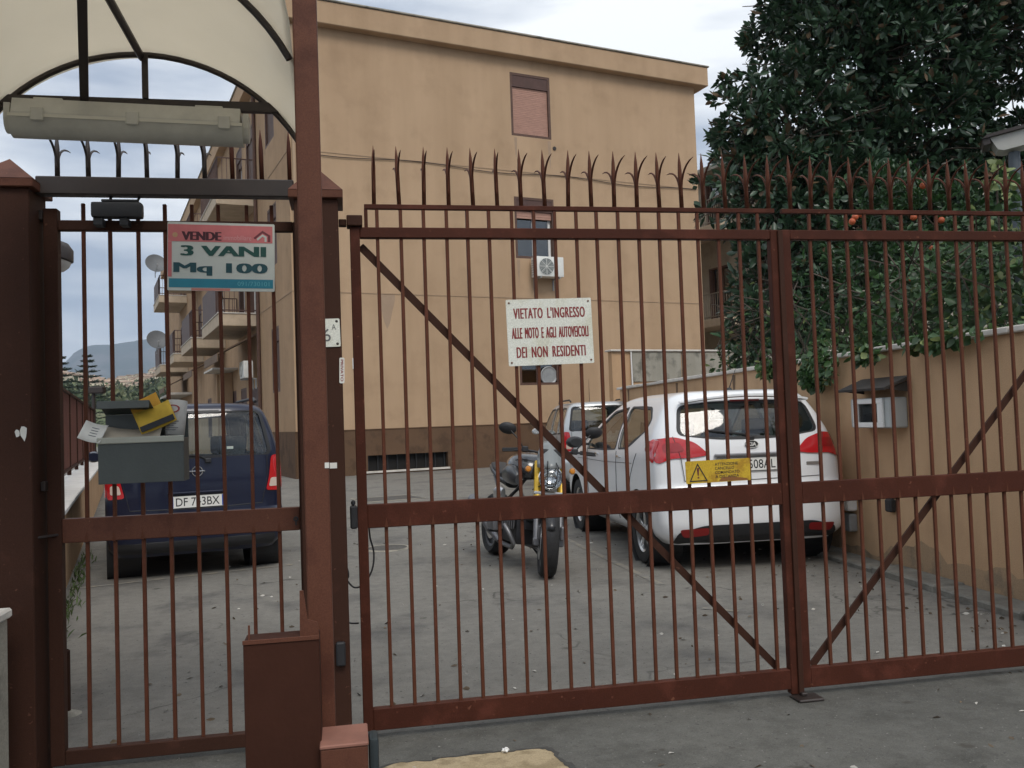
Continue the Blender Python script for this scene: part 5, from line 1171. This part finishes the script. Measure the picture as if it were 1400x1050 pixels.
for s in (-1, 1):
    bm = NB(); tube(bm, [sm(fk(s*.105, .28)), sm(fk(s*.105, .55))], .029, 12); bx(bm, (s*.105-.03, -.04, .27), (s*.105+.03, .05, .34), .01, Sm); ob('fork_slider', bm, eng_m, MCY, auto=40)
    bm = NB(); tube(bm, [sm(fk(s*.105, .54)), sm(fk(s*.105, 1.0))], .035, 12); ob('fork_tube', bm, yellow_fork, MCY, auto=40)
    bm = NB(); bx(bm, (s*.105-.028, .03, .33), (s*.075+.02*s, .10, .45), .01, Sm); ob('brake_caliper', bm, eng_m, MCY)
    # handlebar half, grip, lever, mirror
    c0 = sm(fk(s*.05, 1.045)); 
    bm = NB(); tube(bm, [sm((s*.03, -.31, 1.06)), sm((s*.14, -.33, 1.09)), sm((s*.28, -.37, 1.10)), sm((s*.42, -.44, 1.09))], .012, 8); ob('handlebar', bm, blk_met, MCY, auto=50)
    bm = NB(); tube(bm, [sm((s*.29, -.375, 1.10)), sm((s*.43, -.446, 1.09))], .019, 10); ob('grip', bm, rubber, MCY, auto=50)
    bm = NB(); tube(bm, [sm((s*.25, -.32, 1.10)), sm((s*.36, -.33, 1.085)), sm((s*.43, -.36, 1.08))], .007, 6); bx(bm, (s*.23-.03, -.37, 1.08), (s*.23+.03, -.30, 1.135), .01, Sm); ob('lever', bm, black, MCY)
    bm = NB(); tube(bm, [sm((s*.24, -.35, 1.11)), sm((s*.30, -.32, 1.20)), sm((s*.37, -.33, 1.27))], .007, 6); ms = ob('mirror_stem', bm, black, MCY)
    bm = NB(); lathe(bm, [(0, -.02), (.05, -.018), (.072, .004), (.07, .012), (0, .014)], 22, Sm @ MX((s*.40, -.34, 1.29), (R(70), R(-8*s), 0), (1.15, .8, 1))); ob('mirror', bm, black, ms, auto=50)
    bm = NB(); lathe(bm, [(0, -.03), (.025, -.03), (.03, .0), (.02, .035), (0, .04)], 14, Sm @ MX((s*.20, .0-.16, .93), (R(-90), 0, 0))); ob('indicator', bm, mat('amber', (.6, .22, .02), .3, coat=.5), MCY, auto=50)
bm = NB(); bx(bm, (-.14, -.33, .965), (.14, -.25, 1.0), .012, Sm); bx(bm, (-.14, -.22, .70), (.14, -.12, .74), .012, Sm); ob('fork_yoke', bm, alu, MCY, auto=40)
# headlight, screen, front mudguard
Hm = Sm @ MX((0, -.10, .86), (R(-82), 0, 0))
bm = NB(); lathe(bm, [(0, -.14), (.05, -.135), (.09, -.09), (.105, 0), (.11, .02), (.104, .024), (.098, .01)], 30, Hm); ob('headlamp', bm, chrome, MCY, auto=50); hl = [o for o in MCY.children if o.name.startswith('headlamp')][0]
bm = NB(); lathe(bm, [(.0, -.06), (.04, -.055), (.075, -.03), (.095, .008)], 28, Hm); ob('reflector', bm, chrome, hl, auto=60)
bm = NB(); lathe(bm, [(.099, .012), (.085, .028), (.05, .04), (0, .045)], 28, Hm); ob('lens', bm, lens_glass, hl, auto=60)
bm = NB(); vv = []
for i in range(9):
    u = i/8-.5
    for j in range(7):
        t = j/6; wd = (.24+.06*t-.16*t*t); vv.append(bm.verts.new(sm((u*wd, -.06-.20*t-.22*abs(u)**1.6*1.2, .95+.24*t))))
for i in range(8):
    for j in range(6): a = i*7+j; bm.faces.new((vv[a], vv[a+7], vv[a+8], vv[a+1]))
o = ob('fly_screen', bm, mat('smoke_screen', (.30, .32, .32), .25, coat=.6, trans=.3), MCY, True); o.modifiers.new('t', 'SOLIDIFY').thickness = .004
bm = NB(); bx(bm, (-.10, -.27, 1.02), (.10, -.20, 1.12), .02, Sm, 2); ob('instrument_cluster', bm, black, MCY, auto=40)
bm = NB(); vv = []
for i in range(15):
    a = R(25+130*i/14)
    for j in range(5):
        u = j/4-.5; rr = .325-.05*abs(u)*2; vv.append(bm.verts.new(Sm @ Vector((u*.15, -rr*cos(a)*1.0, .30+rr*sin(a)))))
for i in range(14):
    for j in range(4): a = i*5+j; bm.faces.new((vv[a], vv[a+5], vv[a+6], vv[a+1]))
o = ob('front_mudguard', bm, blk_met, MCY, True); o.modifiers.new('t', 'SOLIDIFY').thickness = .004
# body: tank, seat, tail, side panels, frame
def loft(bm, secs, seg=16, nexp=2.6):
    rings = []
    for (y, zc, hw_, hh_) in secs:
        rg = []
        for k in range(seg):
            a = 2*pi*k/seg; c_, s_ = cos(a), sin(a); rg.append(bm.verts.new((math.copysign(abs(c_)**(2/nexp), c_)*hw_, y, zc+math.copysign(abs(s_)**(2/nexp), s_)*hh_)))
        rings.append(rg)
    for i in range(len(rings)-1):
        for k in range(seg): bm.faces.new((rings[i][k], rings[i][(k+1) % seg], rings[i+1][(k+1) % seg], rings[i+1][k]))
    bm.faces.new(rings[0][::-1]); bm.faces.new(rings[-1])
bm = NB(); loft(bm, [(-.18, .86, .10, .06), (-.12, .89, .15, .10), (.05, .93, .20, .13), (.22, .95, .22, .13), (.34, .93, .19, .11), (.42, .90, .10, .07)]); ob('fuel_tank', bm, mat('tank_black', (.02, .021, .024), .25, coat=.9), MCY, auto=60)
for s in (-1, 1):
    bm = NB(); loft(bm, [(.05, .86, .02, .05), (.2, .87, .035, .09), (.36, .86, .04, .09), (.46, .83, .02, .05)]); o = ob('tank_cover', bm, mat('tank_grey', (.05, .052, .055), .35, metal=.4, coat=.4), MCY, auto=60, loc=(s*.215, 0, 0))
bm = NB(); loft(bm, [(-.80, .93, .09, .025), (-.6, .90, .13, .04), (-.35, .85, .15, .05), (-.16, .84, .12, .05)]); ob('seat', bm, mat('seat_vinyl', (.02, .02, .02), .6, bump=.2, bscale=60), MCY, auto=60)
bm = NB(); loft(bm, [(-.98, .90, .05, .03), (-.8, .87, .09, .05), (-.5, .80, .11, .05), (-.3, .76, .08, .05)]); ob('tail_unit', bm, blk_met, MCY, auto=60)
for s in (-1, 1):      # boxer engine: cylinders out to both sides, headers, panniers racks
    bm = NB()
    for k in range(6): bx(bm, (s*(.16+k*.022)-.006, .06, .36), (s*(.16+k*.022)+.006, .26, .52), .004)
    bx(bm, (s*.14, .09, .38), (s*.29, .23, .50)); ob('cylinder', bm, eng_m, MCY)
    bm = NB(); bx(bm, (s*.29, .05, .345), (s*.37, .27, .535), .03, seg=2); ob('rocker_cover', bm, eng_m, MCY, auto=40)
    bm = NB(); tube(bm, [(s*.25, .26, .40), (s*.23, .34, .34), (s*.18, .34, .24), (s*.13, .15, .18), (s*.12, -.2, .18)], .022, 10); ob('exhaust_header', bm, eng_m, MCY, auto=50)
    bm = NB(); bx(bm, (s*.20, .0-.12, .30), (s*.30, -.04, .325), .006); ob('footpeg', bm, rubber, MCY)
bm = NB(); bx(bm, (-.14, -.15, .22), (.14, .28, .62), .03, seg=2); bx(bm, (-.10, .28, .36), (.10, .37, .62), .03, seg=2); ob('engine_block', bm, mat('crankcase', (.05, .05, .055), .5, metal=.6, var=.3, vscale=10), MCY, auto=40)
bm = NB(); bx(bm, (-.09, .36, .45), (.09, .40, .66), .01); ob('oil_cooler', bm, black, MCY)
bm = NB()
for s in (-1, 1):
    tube(bm, [(s*.05, .40, .92), (s*.15, .25, .72), (s*.15, -.05, .60), (s*.12, -.30, .62), (s*.10, -.62, .82)], .016, 8); tube(bm, [(s*.12, -.28, .62), (s*.11, -.2, .34)], .018, 8)
ob('frame', bm, blk_met, MCY, auto=50)
bm = NB(); tube(bm, [(.06, -.15, .40), (.09, -.745, .315)], .04, 10); ob('swing_arm', bm, blk_met, MCY, auto=50)
bm = NB(); tube(bm, [(.14, -.2, .2), (.19, -.35, .30), (.21, -.55, .42), (.22, -.95, .55)], [.03, .05, .062, .058], 14); ob('silencer', bm, eng_m, MCY, auto=50)
bm = NB(); loft(bm, [(-.15, .0, .02, .05), (.0, .0, .03, .09), (.12, 0, .02, .06)]); ob('side_cover', bm, alu, MCY, auto=60, loc=(.20, -.1, .66))
bm = NB(); tube(bm, [(-.10, -.05, .22), (-.20, -.02, .10), (-.262, .0, -.018)], .012, 8); bx(bm, (-.29, -.03, -.03), (-.235, .03, -.018), .003); ob('side_stand', bm, blk_met, MCY)
bm = NB()
for k, (x_, z_) in enumerate(((-.03, .98), (.02, 1.0), (.05, .96))): tube(bm, [sm((x_, -.24, 1.04)), sm((x_*2, -.02, z_-.02)), sm((x_*1.5, -.05, .80)), (x_, .42, .74)], .006, 5)
ob('cables', bm, black, MCY)

# ================================================================== VEGETATION
def trunk(par, pts, radii, limbs, m_=bark):
    bm = NB(); tube(bm, pts, radii, 10)
    for l_ in limbs: tube(bm, l_, [max(.008, .07*(1-i/(len(l_)))) if len(l_) != 3 else (.02, .012, .006)[i] for i in range(len(l_))], 5)
    return ob('trunk', bm, m_, par, auto=60)
def crown_points(ells, nclump, per, spread, g):
    """clump centres spread over the outer part of ellipsoids, each with 'per' leaves radiating from it"""
    vol = np.array([e[3]*e[4]*e[5] for e in ells])**.75; vol /= vol.sum(); Pc = []; Dc = []
    for i, e in enumerate(ells):
        n = int(nclump*vol[i]); d = norm(g.normal(size=(n, 3))); rad = (g.random(n)**.40)[:, None]
        p = np.array(e[:3]) + d*rad*np.array(e[3:6])*(1+.12*np.sin(d[:, :1]*5+i)*np.cos(d[:, 2:]*6)); Pc.append(p); Dc.append(d)
    Pc = np.concatenate(Pc); Dc = np.concatenate(Dc)
    P = np.repeat(Pc, per, 0); D = norm(g.normal(size=P.shape)*.75 + np.repeat(Dc, per, 0)*.8 + np.array([0, 0, .1])); P = P + D*(g.random((len(P), 1))*spread)
    return P, D
g = np.random.default_rng(11)
def lp(px, py, Y): p = onY(px, py, Y); return p
# magnolia behind the garden wall
MG = thing('magnolia_tree', 'large dark glossy evergreen tree rising behind the garden wall', 'tree', (8.0, 12.0, 0))
def el(px, py, Y, rx, ry, rz): p = lp(px, py, Y); return (float(p[0]), float(p[1]), float(p[2]), rx, ry, rz)
ells = [el(1180, 90, 12, 1.9, 1.7, 1.5), el(1310, 40, 12, 1.8, 1.6, 1.2), el(1090, 190, 11.6, 1.25, 1.2, 1.05), el(1225, 210, 12, 1.6, 1.5, 1.2), el(1040, 260, 11.2, .85, .9, .75), el(1130, 300, 11.4, 1.2, 1.2, 1.0), el(1250, 330, 12.2, 1.9, 1.4, 1.3),
        el(1060, 390, 10.8, .62, .8, .75), el(1035, 450, 10.6, .42, .6, .42), el(1120, 400, 11.2, 1.0, 1.0, .9), el(1130, 0, 12, 1.2, 1.3, 1.1), el(1260, -60, 12.2, 2.0, 1.8, 1.3), el(1410, 190, 11.5, 1.0, 1.2, .8), el(1420, 0, 12, 1.8, 1.6, 1.4), el(1020, 170, 11.5, .5, .55, .5), el(1400, 300, 12, 1.4, 1.4, 1.3)]
P_, D_ = crown_points(ells, 3500, 17, .12, g); P_ = P_ - np.array([8.0, 12.0, 0])
ok = P_[:, 2] > 1.75; P_, D_ = P_[ok], D_[ok]
mi = (g.random(len(P_)) < .06).astype(int)
leaves('crown', P_, D_, .152, .072, [leaf_mag, leaf_rust], MG, .10, mi, 3)
limbs = []
for e in ells:
    q = np.array(e[:3])-np.array([8., 12., 0]); limbs.append([(0, 0, 1.8), tuple(q*np.array([.35, .35, 0])+np.array([0, 0, 1.8+.45*(q[2]-1.8)])), tuple(q*.8+np.array([0, 0, .1*q[2]])), tuple(q)])
tw = np.random.default_rng(5)
for e in ells:
    c_ = np.array(e[:3])-np.array([8., 12., 0])
    for k in range(26):
        d_ = norm(tw.normal(size=(1, 3)))[0]*np.array(e[3:6]); limbs.append([tuple(c_+d_*.2), tuple(c_+d_*.6+tw.normal(size=3)*.06), tuple(c_+d_*1.04)])
trunk(MG, [(0, 0, 0), (.05, .02, 1.0), (0, 0, 2.0), (.1, .1, 4.5), (.1, .2, 7)], [.24, .2, .18, .12, .03], limbs)
# citrus
CT = thing('citrus_tree', 'green citrus tree with orange fruit behind the ivy covered garden wall', 'tree', (7.0, 7.9, 0))
ce = [el(1190, 290, 8.6, .55, .6, .5), el(1260, 290, 8.4, .6, .6, .55), el(1340, 310, 8.2, .7, .6, .5), el(1220, 380, 8.2, .7, .5, .5), el(1320, 400, 7.8, .7, .5, .45), el(1150, 390, 8.6, .5, .5, .5), el(1400, 380, 7.6, .6, .5, .6)]
P_, D_ = crown_points(ce, 430, 12, .07, g); P_ -= np.array([7.0, 7.9, 0]); leaves('crown', P_, D_, .095, .042, [leaf_cit], CT, .08, None, 4)
trunk(CT, [(0, 0, 0), (.04, .02, 1.2), (0, .1, 2.3), (-.1, .1, 3.2)], [.09, .075, .06, .02], [[(0, .02, 1.3), tuple((np.array(e[:3])-np.array([7, 7.9, 0]))*np.array([.6, .6, .85])), tuple(np.array(e[:3])-np.array([7, 7.9, 0]))] for e in ce])
for k, (px, py) in enumerate(((1169, 297), (1178, 293), (1249, 297), (1287, 301), (1273, 340), (1242, 383), (1262, 254), (1165, 303))):
    p = lp(px, py, 7.95); bm = NB(); bmesh.ops.create_uvsphere(bm, u_segments=14, v_segments=10, radius=.034); ob('fruit', bm, orange_m, CT, True, loc=tuple(p-np.array([7.0, 7.9, 0])))
# ivy over the garden wall
IV = thing('ivy', 'ivy with pale new leaves tumbling over the garden wall coping', 'plant', tuple(rw(3, .15, WT)))
pp = []; dd = []; mi = []
for i in range(9000):
    s = g.random()*8.2-2.2; hgt = .75+.35*sin(s*1.7)+.2*sin(s*4.1); n_ = g.random()*.9-.05; z = WT+.03+g.random()**1.3*hgt*max(.3, 1-.02*s)
    if g.random() < min(.8, max(0, (s-1.0)*.35)): continue
    n_ = .02+g.random()*.6+ .25*(z-WT); pp.append(rw(s, n_, z)); dd.append((-.8+g.normal()*.5, -.3+g.normal()*.6, -.15+g.normal()*.5)); mi.append(1 if (g.random() < .05+(.10 if s < .6 else 0)+.25*max(0, sin(s*2.3+z*3)**9)) else 0)
for cs, hw_, dep, n in ((2.55, .45, .34, 420), (.6, .55, .12, 180), (-.9, .5, .12, 150), (1.6, .3, .16, 100), (3.6, .25, .18, 120)):      # tongues hanging over the face
    for i in range(n):
        t = g.random(); pp.append(rw(cs+g.normal()*hw_*.5*(1-t*.5), -.09-g.random()*.08, WT+.08-t*dep)); dd.append((-.6+g.normal()*.5, g.normal()*.6, -.6+g.normal()*.4)); mi.append(int(g.random() < .08))
o0 = np.array(rw(3, .15, WT)); leaves('foliage', np.array(pp)-o0, np.array(dd), .075, .062, [leaf_ivy, leaf_pale], IV, .1, np.array(mi), 5)
bm = NB()
for i in range(26):
    s = g.random()*8-2.2; p = np.array(rw(s, .12, 0.0))-o0; q = [tuple(p+np.array([0, 0, .02]))]; q[0] = (p[0], p[1], .03)
    for k in range(1, 6): q.append((p[0]+g.normal()*.08*k**.5, p[1]+g.normal()*.1*k**.5, .03+k*.17))
    tube(bm, q, .007, 5)
ob('stems', bm, bark, IV)['kind'] = 'stuff'
# one twig with pale leaves at the lamp
pl_ = lp(1357, 225, 6.0)
# garden lamp post --------------------------------------------------------------------------------
c = onY(1386, 205, 6.3); LPz = float(c[2]); LMP = thing('garden_lamp', 'lamp post with a pale boxy hooded lantern above the ivy', 'lamp', (float(c[0]), 6.3, 0), (0, 0, R(-36)))
bm = NB(); tube(bm, [(0, 0, 0), (0, 0, LPz-.02)], .045, 12); bx(bm, (-.08, -.08, 0), (.08, .08, .05), .01); ob('post', bm, mat('lamp_blue_grey', (.07, .085, .10), .5), LMP, auto=40)
bm = NB(); prism(bm, [(-.20, LPz+.175), (.34, LPz+.175), (.31, LPz+.02), (.24, LPz-.005), (-.10, LPz-.005), (-.15, LPz+.02)], -.13, .13, 'y'); o = ob('diffuser', bm, mat('lantern_opal', (.55, .54, .50), .4, trans=.3), LMP)
bm = NB(); prism(bm, [(-.28, LPz+.177), (.42, LPz+.177), (.36, LPz+.215), (-.22, LPz+.215)], -.17, .17, 'y'); bx(bm, (-.27, -.15, LPz+.1), (-.202, .15, LPz+.176), .004); ob('hood', bm, steel_dk, LMP)
bm = NB(); bx(bm, (.345, -.135, LPz-.01), (.42, .135, LPz+.176), .01); ob('driver_box', bm, steel_dk, LMP)
for q in LMP.children:
    if not q.name.startswith('post'): q.matrix_local = Matrix.Translation((0, 0, LPz)) @ Matrix.Rotation(R(-8), 4, 'Y') @ Matrix.Diagonal((.8, .8, .72, 1)) @ Matrix.Translation((0, 0, -LPz))
# twig growing at the lamp
TW = thing('creeper_shoot', 'pale yellow green creeper shoot climbing beside the lamp post', 'plant', (float(c[0])-.25, 6.2, 0))
n = 30; base = np.array(onY(1362, 238, 6.2))-np.array([float(c[0])-.25, 6.2, 0]); Pp = base+g.normal(size=(n, 3))*np.array([.09, .06, .1]); leaves('foliage', Pp, g.normal(size=(n, 3))+np.array([-.3, -.5, 0]), .09, .06, [leaf_pale, leaf_ivy], TW, .1, (g.random(n) < .4).astype(int), 8)
bm = NB(); tube(bm, [(0, .0, 0), (.03, .02, 1.2), (-.02, 0, 2.2), tuple(base+np.array([0, 0, -.1])), tuple(base+np.array([.03, 0, .12]))], .009, 5); ob('stem', bm, bark, TW)
# weeds along the left wall foot
WD = []; pw = []; dw = []
for i in range(240):
    s = g.random()*5-2.8; pw.append(lw(s, .04+abs(g.normal())*.05, 0.0)); dw.append((g.normal()*.5, g.normal()*.5, 1.0))
o = leaves('weeds', np.array(pw), np.array(dw), .07, .014, [mat('weed_green', (.07, .11, .03), .7, island=.4, trans=.2)], None, .25, None, 9); tag(o, 'sparse green weeds along the foot of the low white coped wall', 'weeds')
# leaf litter and grit on the asphalt
pw = np.stack([g.random(620)*6.5-1.2, 1.9+g.random(620)**1.3*9, np.full(620, .006)], 1); dw = np.stack([g.normal(size=620), g.normal(size=620), np.full(620, .02)], 1)
pw[:150] = [rw(a, -.32-abs(b)*.3, .006) for a, b in zip(g.random(150)*6-2, g.normal(size=150))]
o = leaves('litter', pw, dw, .035, .018, [mat('dead_leaf', (.10, .075, .05), .9, island=.5), mat('pale_grit', (.42, .40, .36), .9, island=.3)], None, .05, (g.random(620) < .33).astype(int), 10); tag(o, 'dry leaf scraps and pale grit scattered over the asphalt', 'litter')
bm = NB(); r_ = bmesh.ops.create_icosphere(bm, subdivisions=2, radius=.016)
for v in bm.verts: v.co = v.co*random.uniform(.55, 1.25); v.co.z = v.co.z*.7+.011
c = gnd(691, 1032); tag(ob('paper_scrap', bm, white_p, None, loc=(float(c[0]), float(c[1]), .010)), 'crumpled white paper scrap on the sandy patch before the gate', 'litter')
c = gnd(1318, 803); bm = NB(); bx(bm, (-.05, -.03, 0), (.05, .03, .018), .004); tag(ob('rubble_piece', bm, stone_m, None, loc=(float(c[0]), float(c[1]), .0), rot=(0, 0, .4)), 'flat pale broken stone lying beside the kerb', 'stone')

# ================================================================== FAR BACKGROUND
def az_pt(px, dist, z=0.0):
    d = ray(px, 590); h = np.array([d[0], d[1]])/math.hypot(d[0], d[1]); return np.array([h[0]*dist, h[1]*dist, z])
def zpx(px, py, dist):
    d = ray(px, py); return EYE+dist*d[2]/math.hypot(d[0], d[1])
# green rise with the far town
V = []; F = []; nx, ny = 60, 24
prof_px = np.linspace(-150, 420, nx)
for j in range(ny):
    t = j/(ny-1); dist = 90+900*t
    for px in prof_px:
        h = 58*t**1.1*(1+.12*sin(px*.031)+.05*sin(px*.11+t*9)); p = az_pt(px, dist, 0); V.append((p[0], p[1], h-.3))
for j in range(ny-1):
    for i in range(nx-1): a = j*nx+i; F.append((a, a+1, a+nx+1, a+nx))
terr = two_scale('far_green', (.075, .10, .035), (.11, .13, .055), .012, (.15, .14, .075), .03, .95, .1, 2)
struct(np_mesh('hillside', V, F, [terr], smooth=True))
def terr_h(px, dist): t = (dist-90)/900; return 58*t**1.1*(1+.12*sin(px*.031)+.05*sin(px*.11+t*9))-.3
bm = NB(); bm2 = NB()
for i in range(900):
    dist = 480+g.random()*500; px = -100+g.random()*480; p = az_pt(px, dist); z = terr_h(px, dist); w, d_, h = 3+g.random()*5, 3+g.random()*5, 2.5+g.random()*3.5
    M_ = MX((p[0], p[1], z), (0, 0, g.random()*3)); bx(bm, (-w/2, -d_/2, -1), (w/2, d_/2, h), 0, M_)
    prism(bm2, [(-w/2-.3, h+.02), (w/2+.3, h+.02), (0, h+.9)], -d_/2-.2, d_/2+.2, 'y', M_)
FT = thing('far_town', 'pale houses of the distant town on the green rise', 'town'); FT['kind'] = 'stuff'
o = ob('house_walls', bm, mat('far_walls', (.58, .50, .38), .9, island=.35), FT); o['kind'] = 'stuff'; o = ob('house_roofs', bm2, mat('far_roofs', (.35, .24, .17), .9, island=.3), FT); o['kind'] = 'stuff'
pf = []; df = []
for i in range(24000):
    dist = 260+g.random()**1.3*650; px = -120+g.random()*500; p = az_pt(px, dist); q = (dist-90)/900; z = terr_h(px, dist) if q > 0 else 0
    pf.append((p[0]+g.normal()*1.5, p[1]+g.normal()*1.5, z+abs(g.normal())*2.0)); df.append(g.normal(size=3)+np.array([0, 0, .6]))
o = leaves('far_trees', np.array(pf), np.array(df), 1.7, 1.2, [mat('far_foliage', (.055, .075, .03), .85, island=.5), mat('far_foliage_pale', (.12, .13, .06), .85, island=.4)], None, .1, (g.random(24000) < .35).astype(int), 12); tag(o, 'distant mass of olive green trees below the far town', 'trees')
def araucaria(px, base_y, top_y, dist, label):
    p = az_pt(px, dist); zt_ = zpx(px, top_y, dist); t = thing('norfolk_pine', label, 'tree', tuple(p)); zb = 0.0; H_ = zt_-zb
    bm = NB(); tube(bm, [(0, 0, 0), (0, 0, H_*.6), (0, 0, H_)], [.28, .18, .03], 8); ob('trunk', bm, bark, t)
    P_ = []; D_ = []
    nt_ = int(H_/.62)
    for k in range(nt_):
        z = H_*(.12+.87*k/(nt_-1)); L_ = .52*(H_-z)**.92+.12
        for b in range(8):
            a = 2*pi*b/8+k*.7+g.normal()*.15
            for q in np.linspace(.1, 1, 14):
                for _ in range(2):
                    P_.append((cos(a)*L_*q, sin(a)*L_*q, z+.10*L_*q*q+g.normal()*.04)); s_ = 1 if _ else -1
                    D_.append((cos(a)*.7-s_*sin(a)*.7, sin(a)*.7+s_*cos(a)*.7, .15+g.normal()*.15))
    leaves('crown', np.array(P_), np.array(D_), .38, .10, [conif], t, .1, None, 13)
araucaria(121, 560, 486, 110, 'tiered dark conifer standing against the blue mountain above the far town')
araucaria(84, 560, 488, 100, 'tiered dark conifer partly hidden by the pedestrian gate stile')
# round bush by the street end
BSH = az_pt(216, 58); t = thing('bush', 'rounded olive bush at the far end of the courtyard', 'bush', tuple(BSH)); P_, D_ = crown_points([(0, 0, 1.6, 2.2, 2, 1.6), (1.5, 0, 1.2, 1.5, 1.5, 1.2)], 260, 10, .2, g); leaves('crown', P_, D_, .3, .16, [mat('bush_leaf', (.06, .085, .03), .7, island=.45)], t, .1, None, 14)
bm = NB(); tube(bm, [(0, 0, 0), (0, 0, 1.2)], .12, 7); ob('trunk', bm, bark, t)
# small bracket lamp on the fence end
p = onplane(128, 548, LP+LN*-.31, LN); t = thing('street_post', 'thin dark post at the far end of the brown sheet fence', 'post', (float(p[0]), float(p[1]), 0)); bm = NB(); tube(bm, [(0, 0, .75), (0, 0, float(p[2])+.2)], .05, 8); ob('shaft', bm, steel_dk, t); bm = NB(); bx(bm, (-.1, -.15, float(p[2])+.2), (.3, .15, float(p[2])+.4), .03); ob('head', bm, steel_dk, t)
# mountain
prof = [(-300, 560), (-150, 535), (20, 525), (60, 515), (85, 500), (105, 480), (125, 472), (150, 471), (185, 466), (230, 461), (300, 448), (420, 470), (560, 520), (700, 560)]
V = []; F = []; nx = 160; ny = 26; pxs = np.linspace(-300, 700, nx)
ridge = np.interp(pxs, [a for a, b in prof], [b for a, b in prof])
for j in range(ny):
    t = j/(ny-1); dist = 3300+1700*t
    for i, px in enumerate(pxs):
        top = zpx(px, ridge[i], 5000); rough = (.5*sin(px*.09+j*.6)+.3*sin(px*.21-j*1.1)+.3*sin(px*.43+j*.3))*14*t*(1-t*.8); p = az_pt(px, dist); V.append((p[0], p[1], top*(t**1.1)+rough-1))
for j in range(ny-1):
    for i in range(nx-1): a = j*nx+i; F.append((a, a+1, a+nx+1, a+nx))
mount = two_scale('mountain_scrub', (.06, .075, .05), (.10, .105, .08), .0012, (.15, .14, .12), .004, .95, .1, .02)
struct(np_mesh('mountain', V, F, [mount], smooth=True))
# haze: one closed box of thin air round everything
HZ = 0.00019
bm = NB(); bx(bm, (-6800, -6800, -1.0), (6800, 6800, 900)); hz = NB()
M = bpy.data.materials.new('haze_air'); M.use_nodes = True; n = M.node_tree.nodes; n.remove(n['Principled BSDF']); pv = n.new('ShaderNodeVolumePrincipled'); pv.inputs['Density'].default_value = HZ; pv.inputs['Color'].default_value = (.60, .76, 1.0, 1); pv.inputs['Anisotropy'].default_value = 0.2
M.node_tree.links.new(pv.outputs[0], n['Material Output'].inputs['Volume'])
o = ob('haze', bm, M); o['kind'] = 'stuff'; o['label'] = 'thin pale haze in the air over the valley'; o['category'] = 'haze'
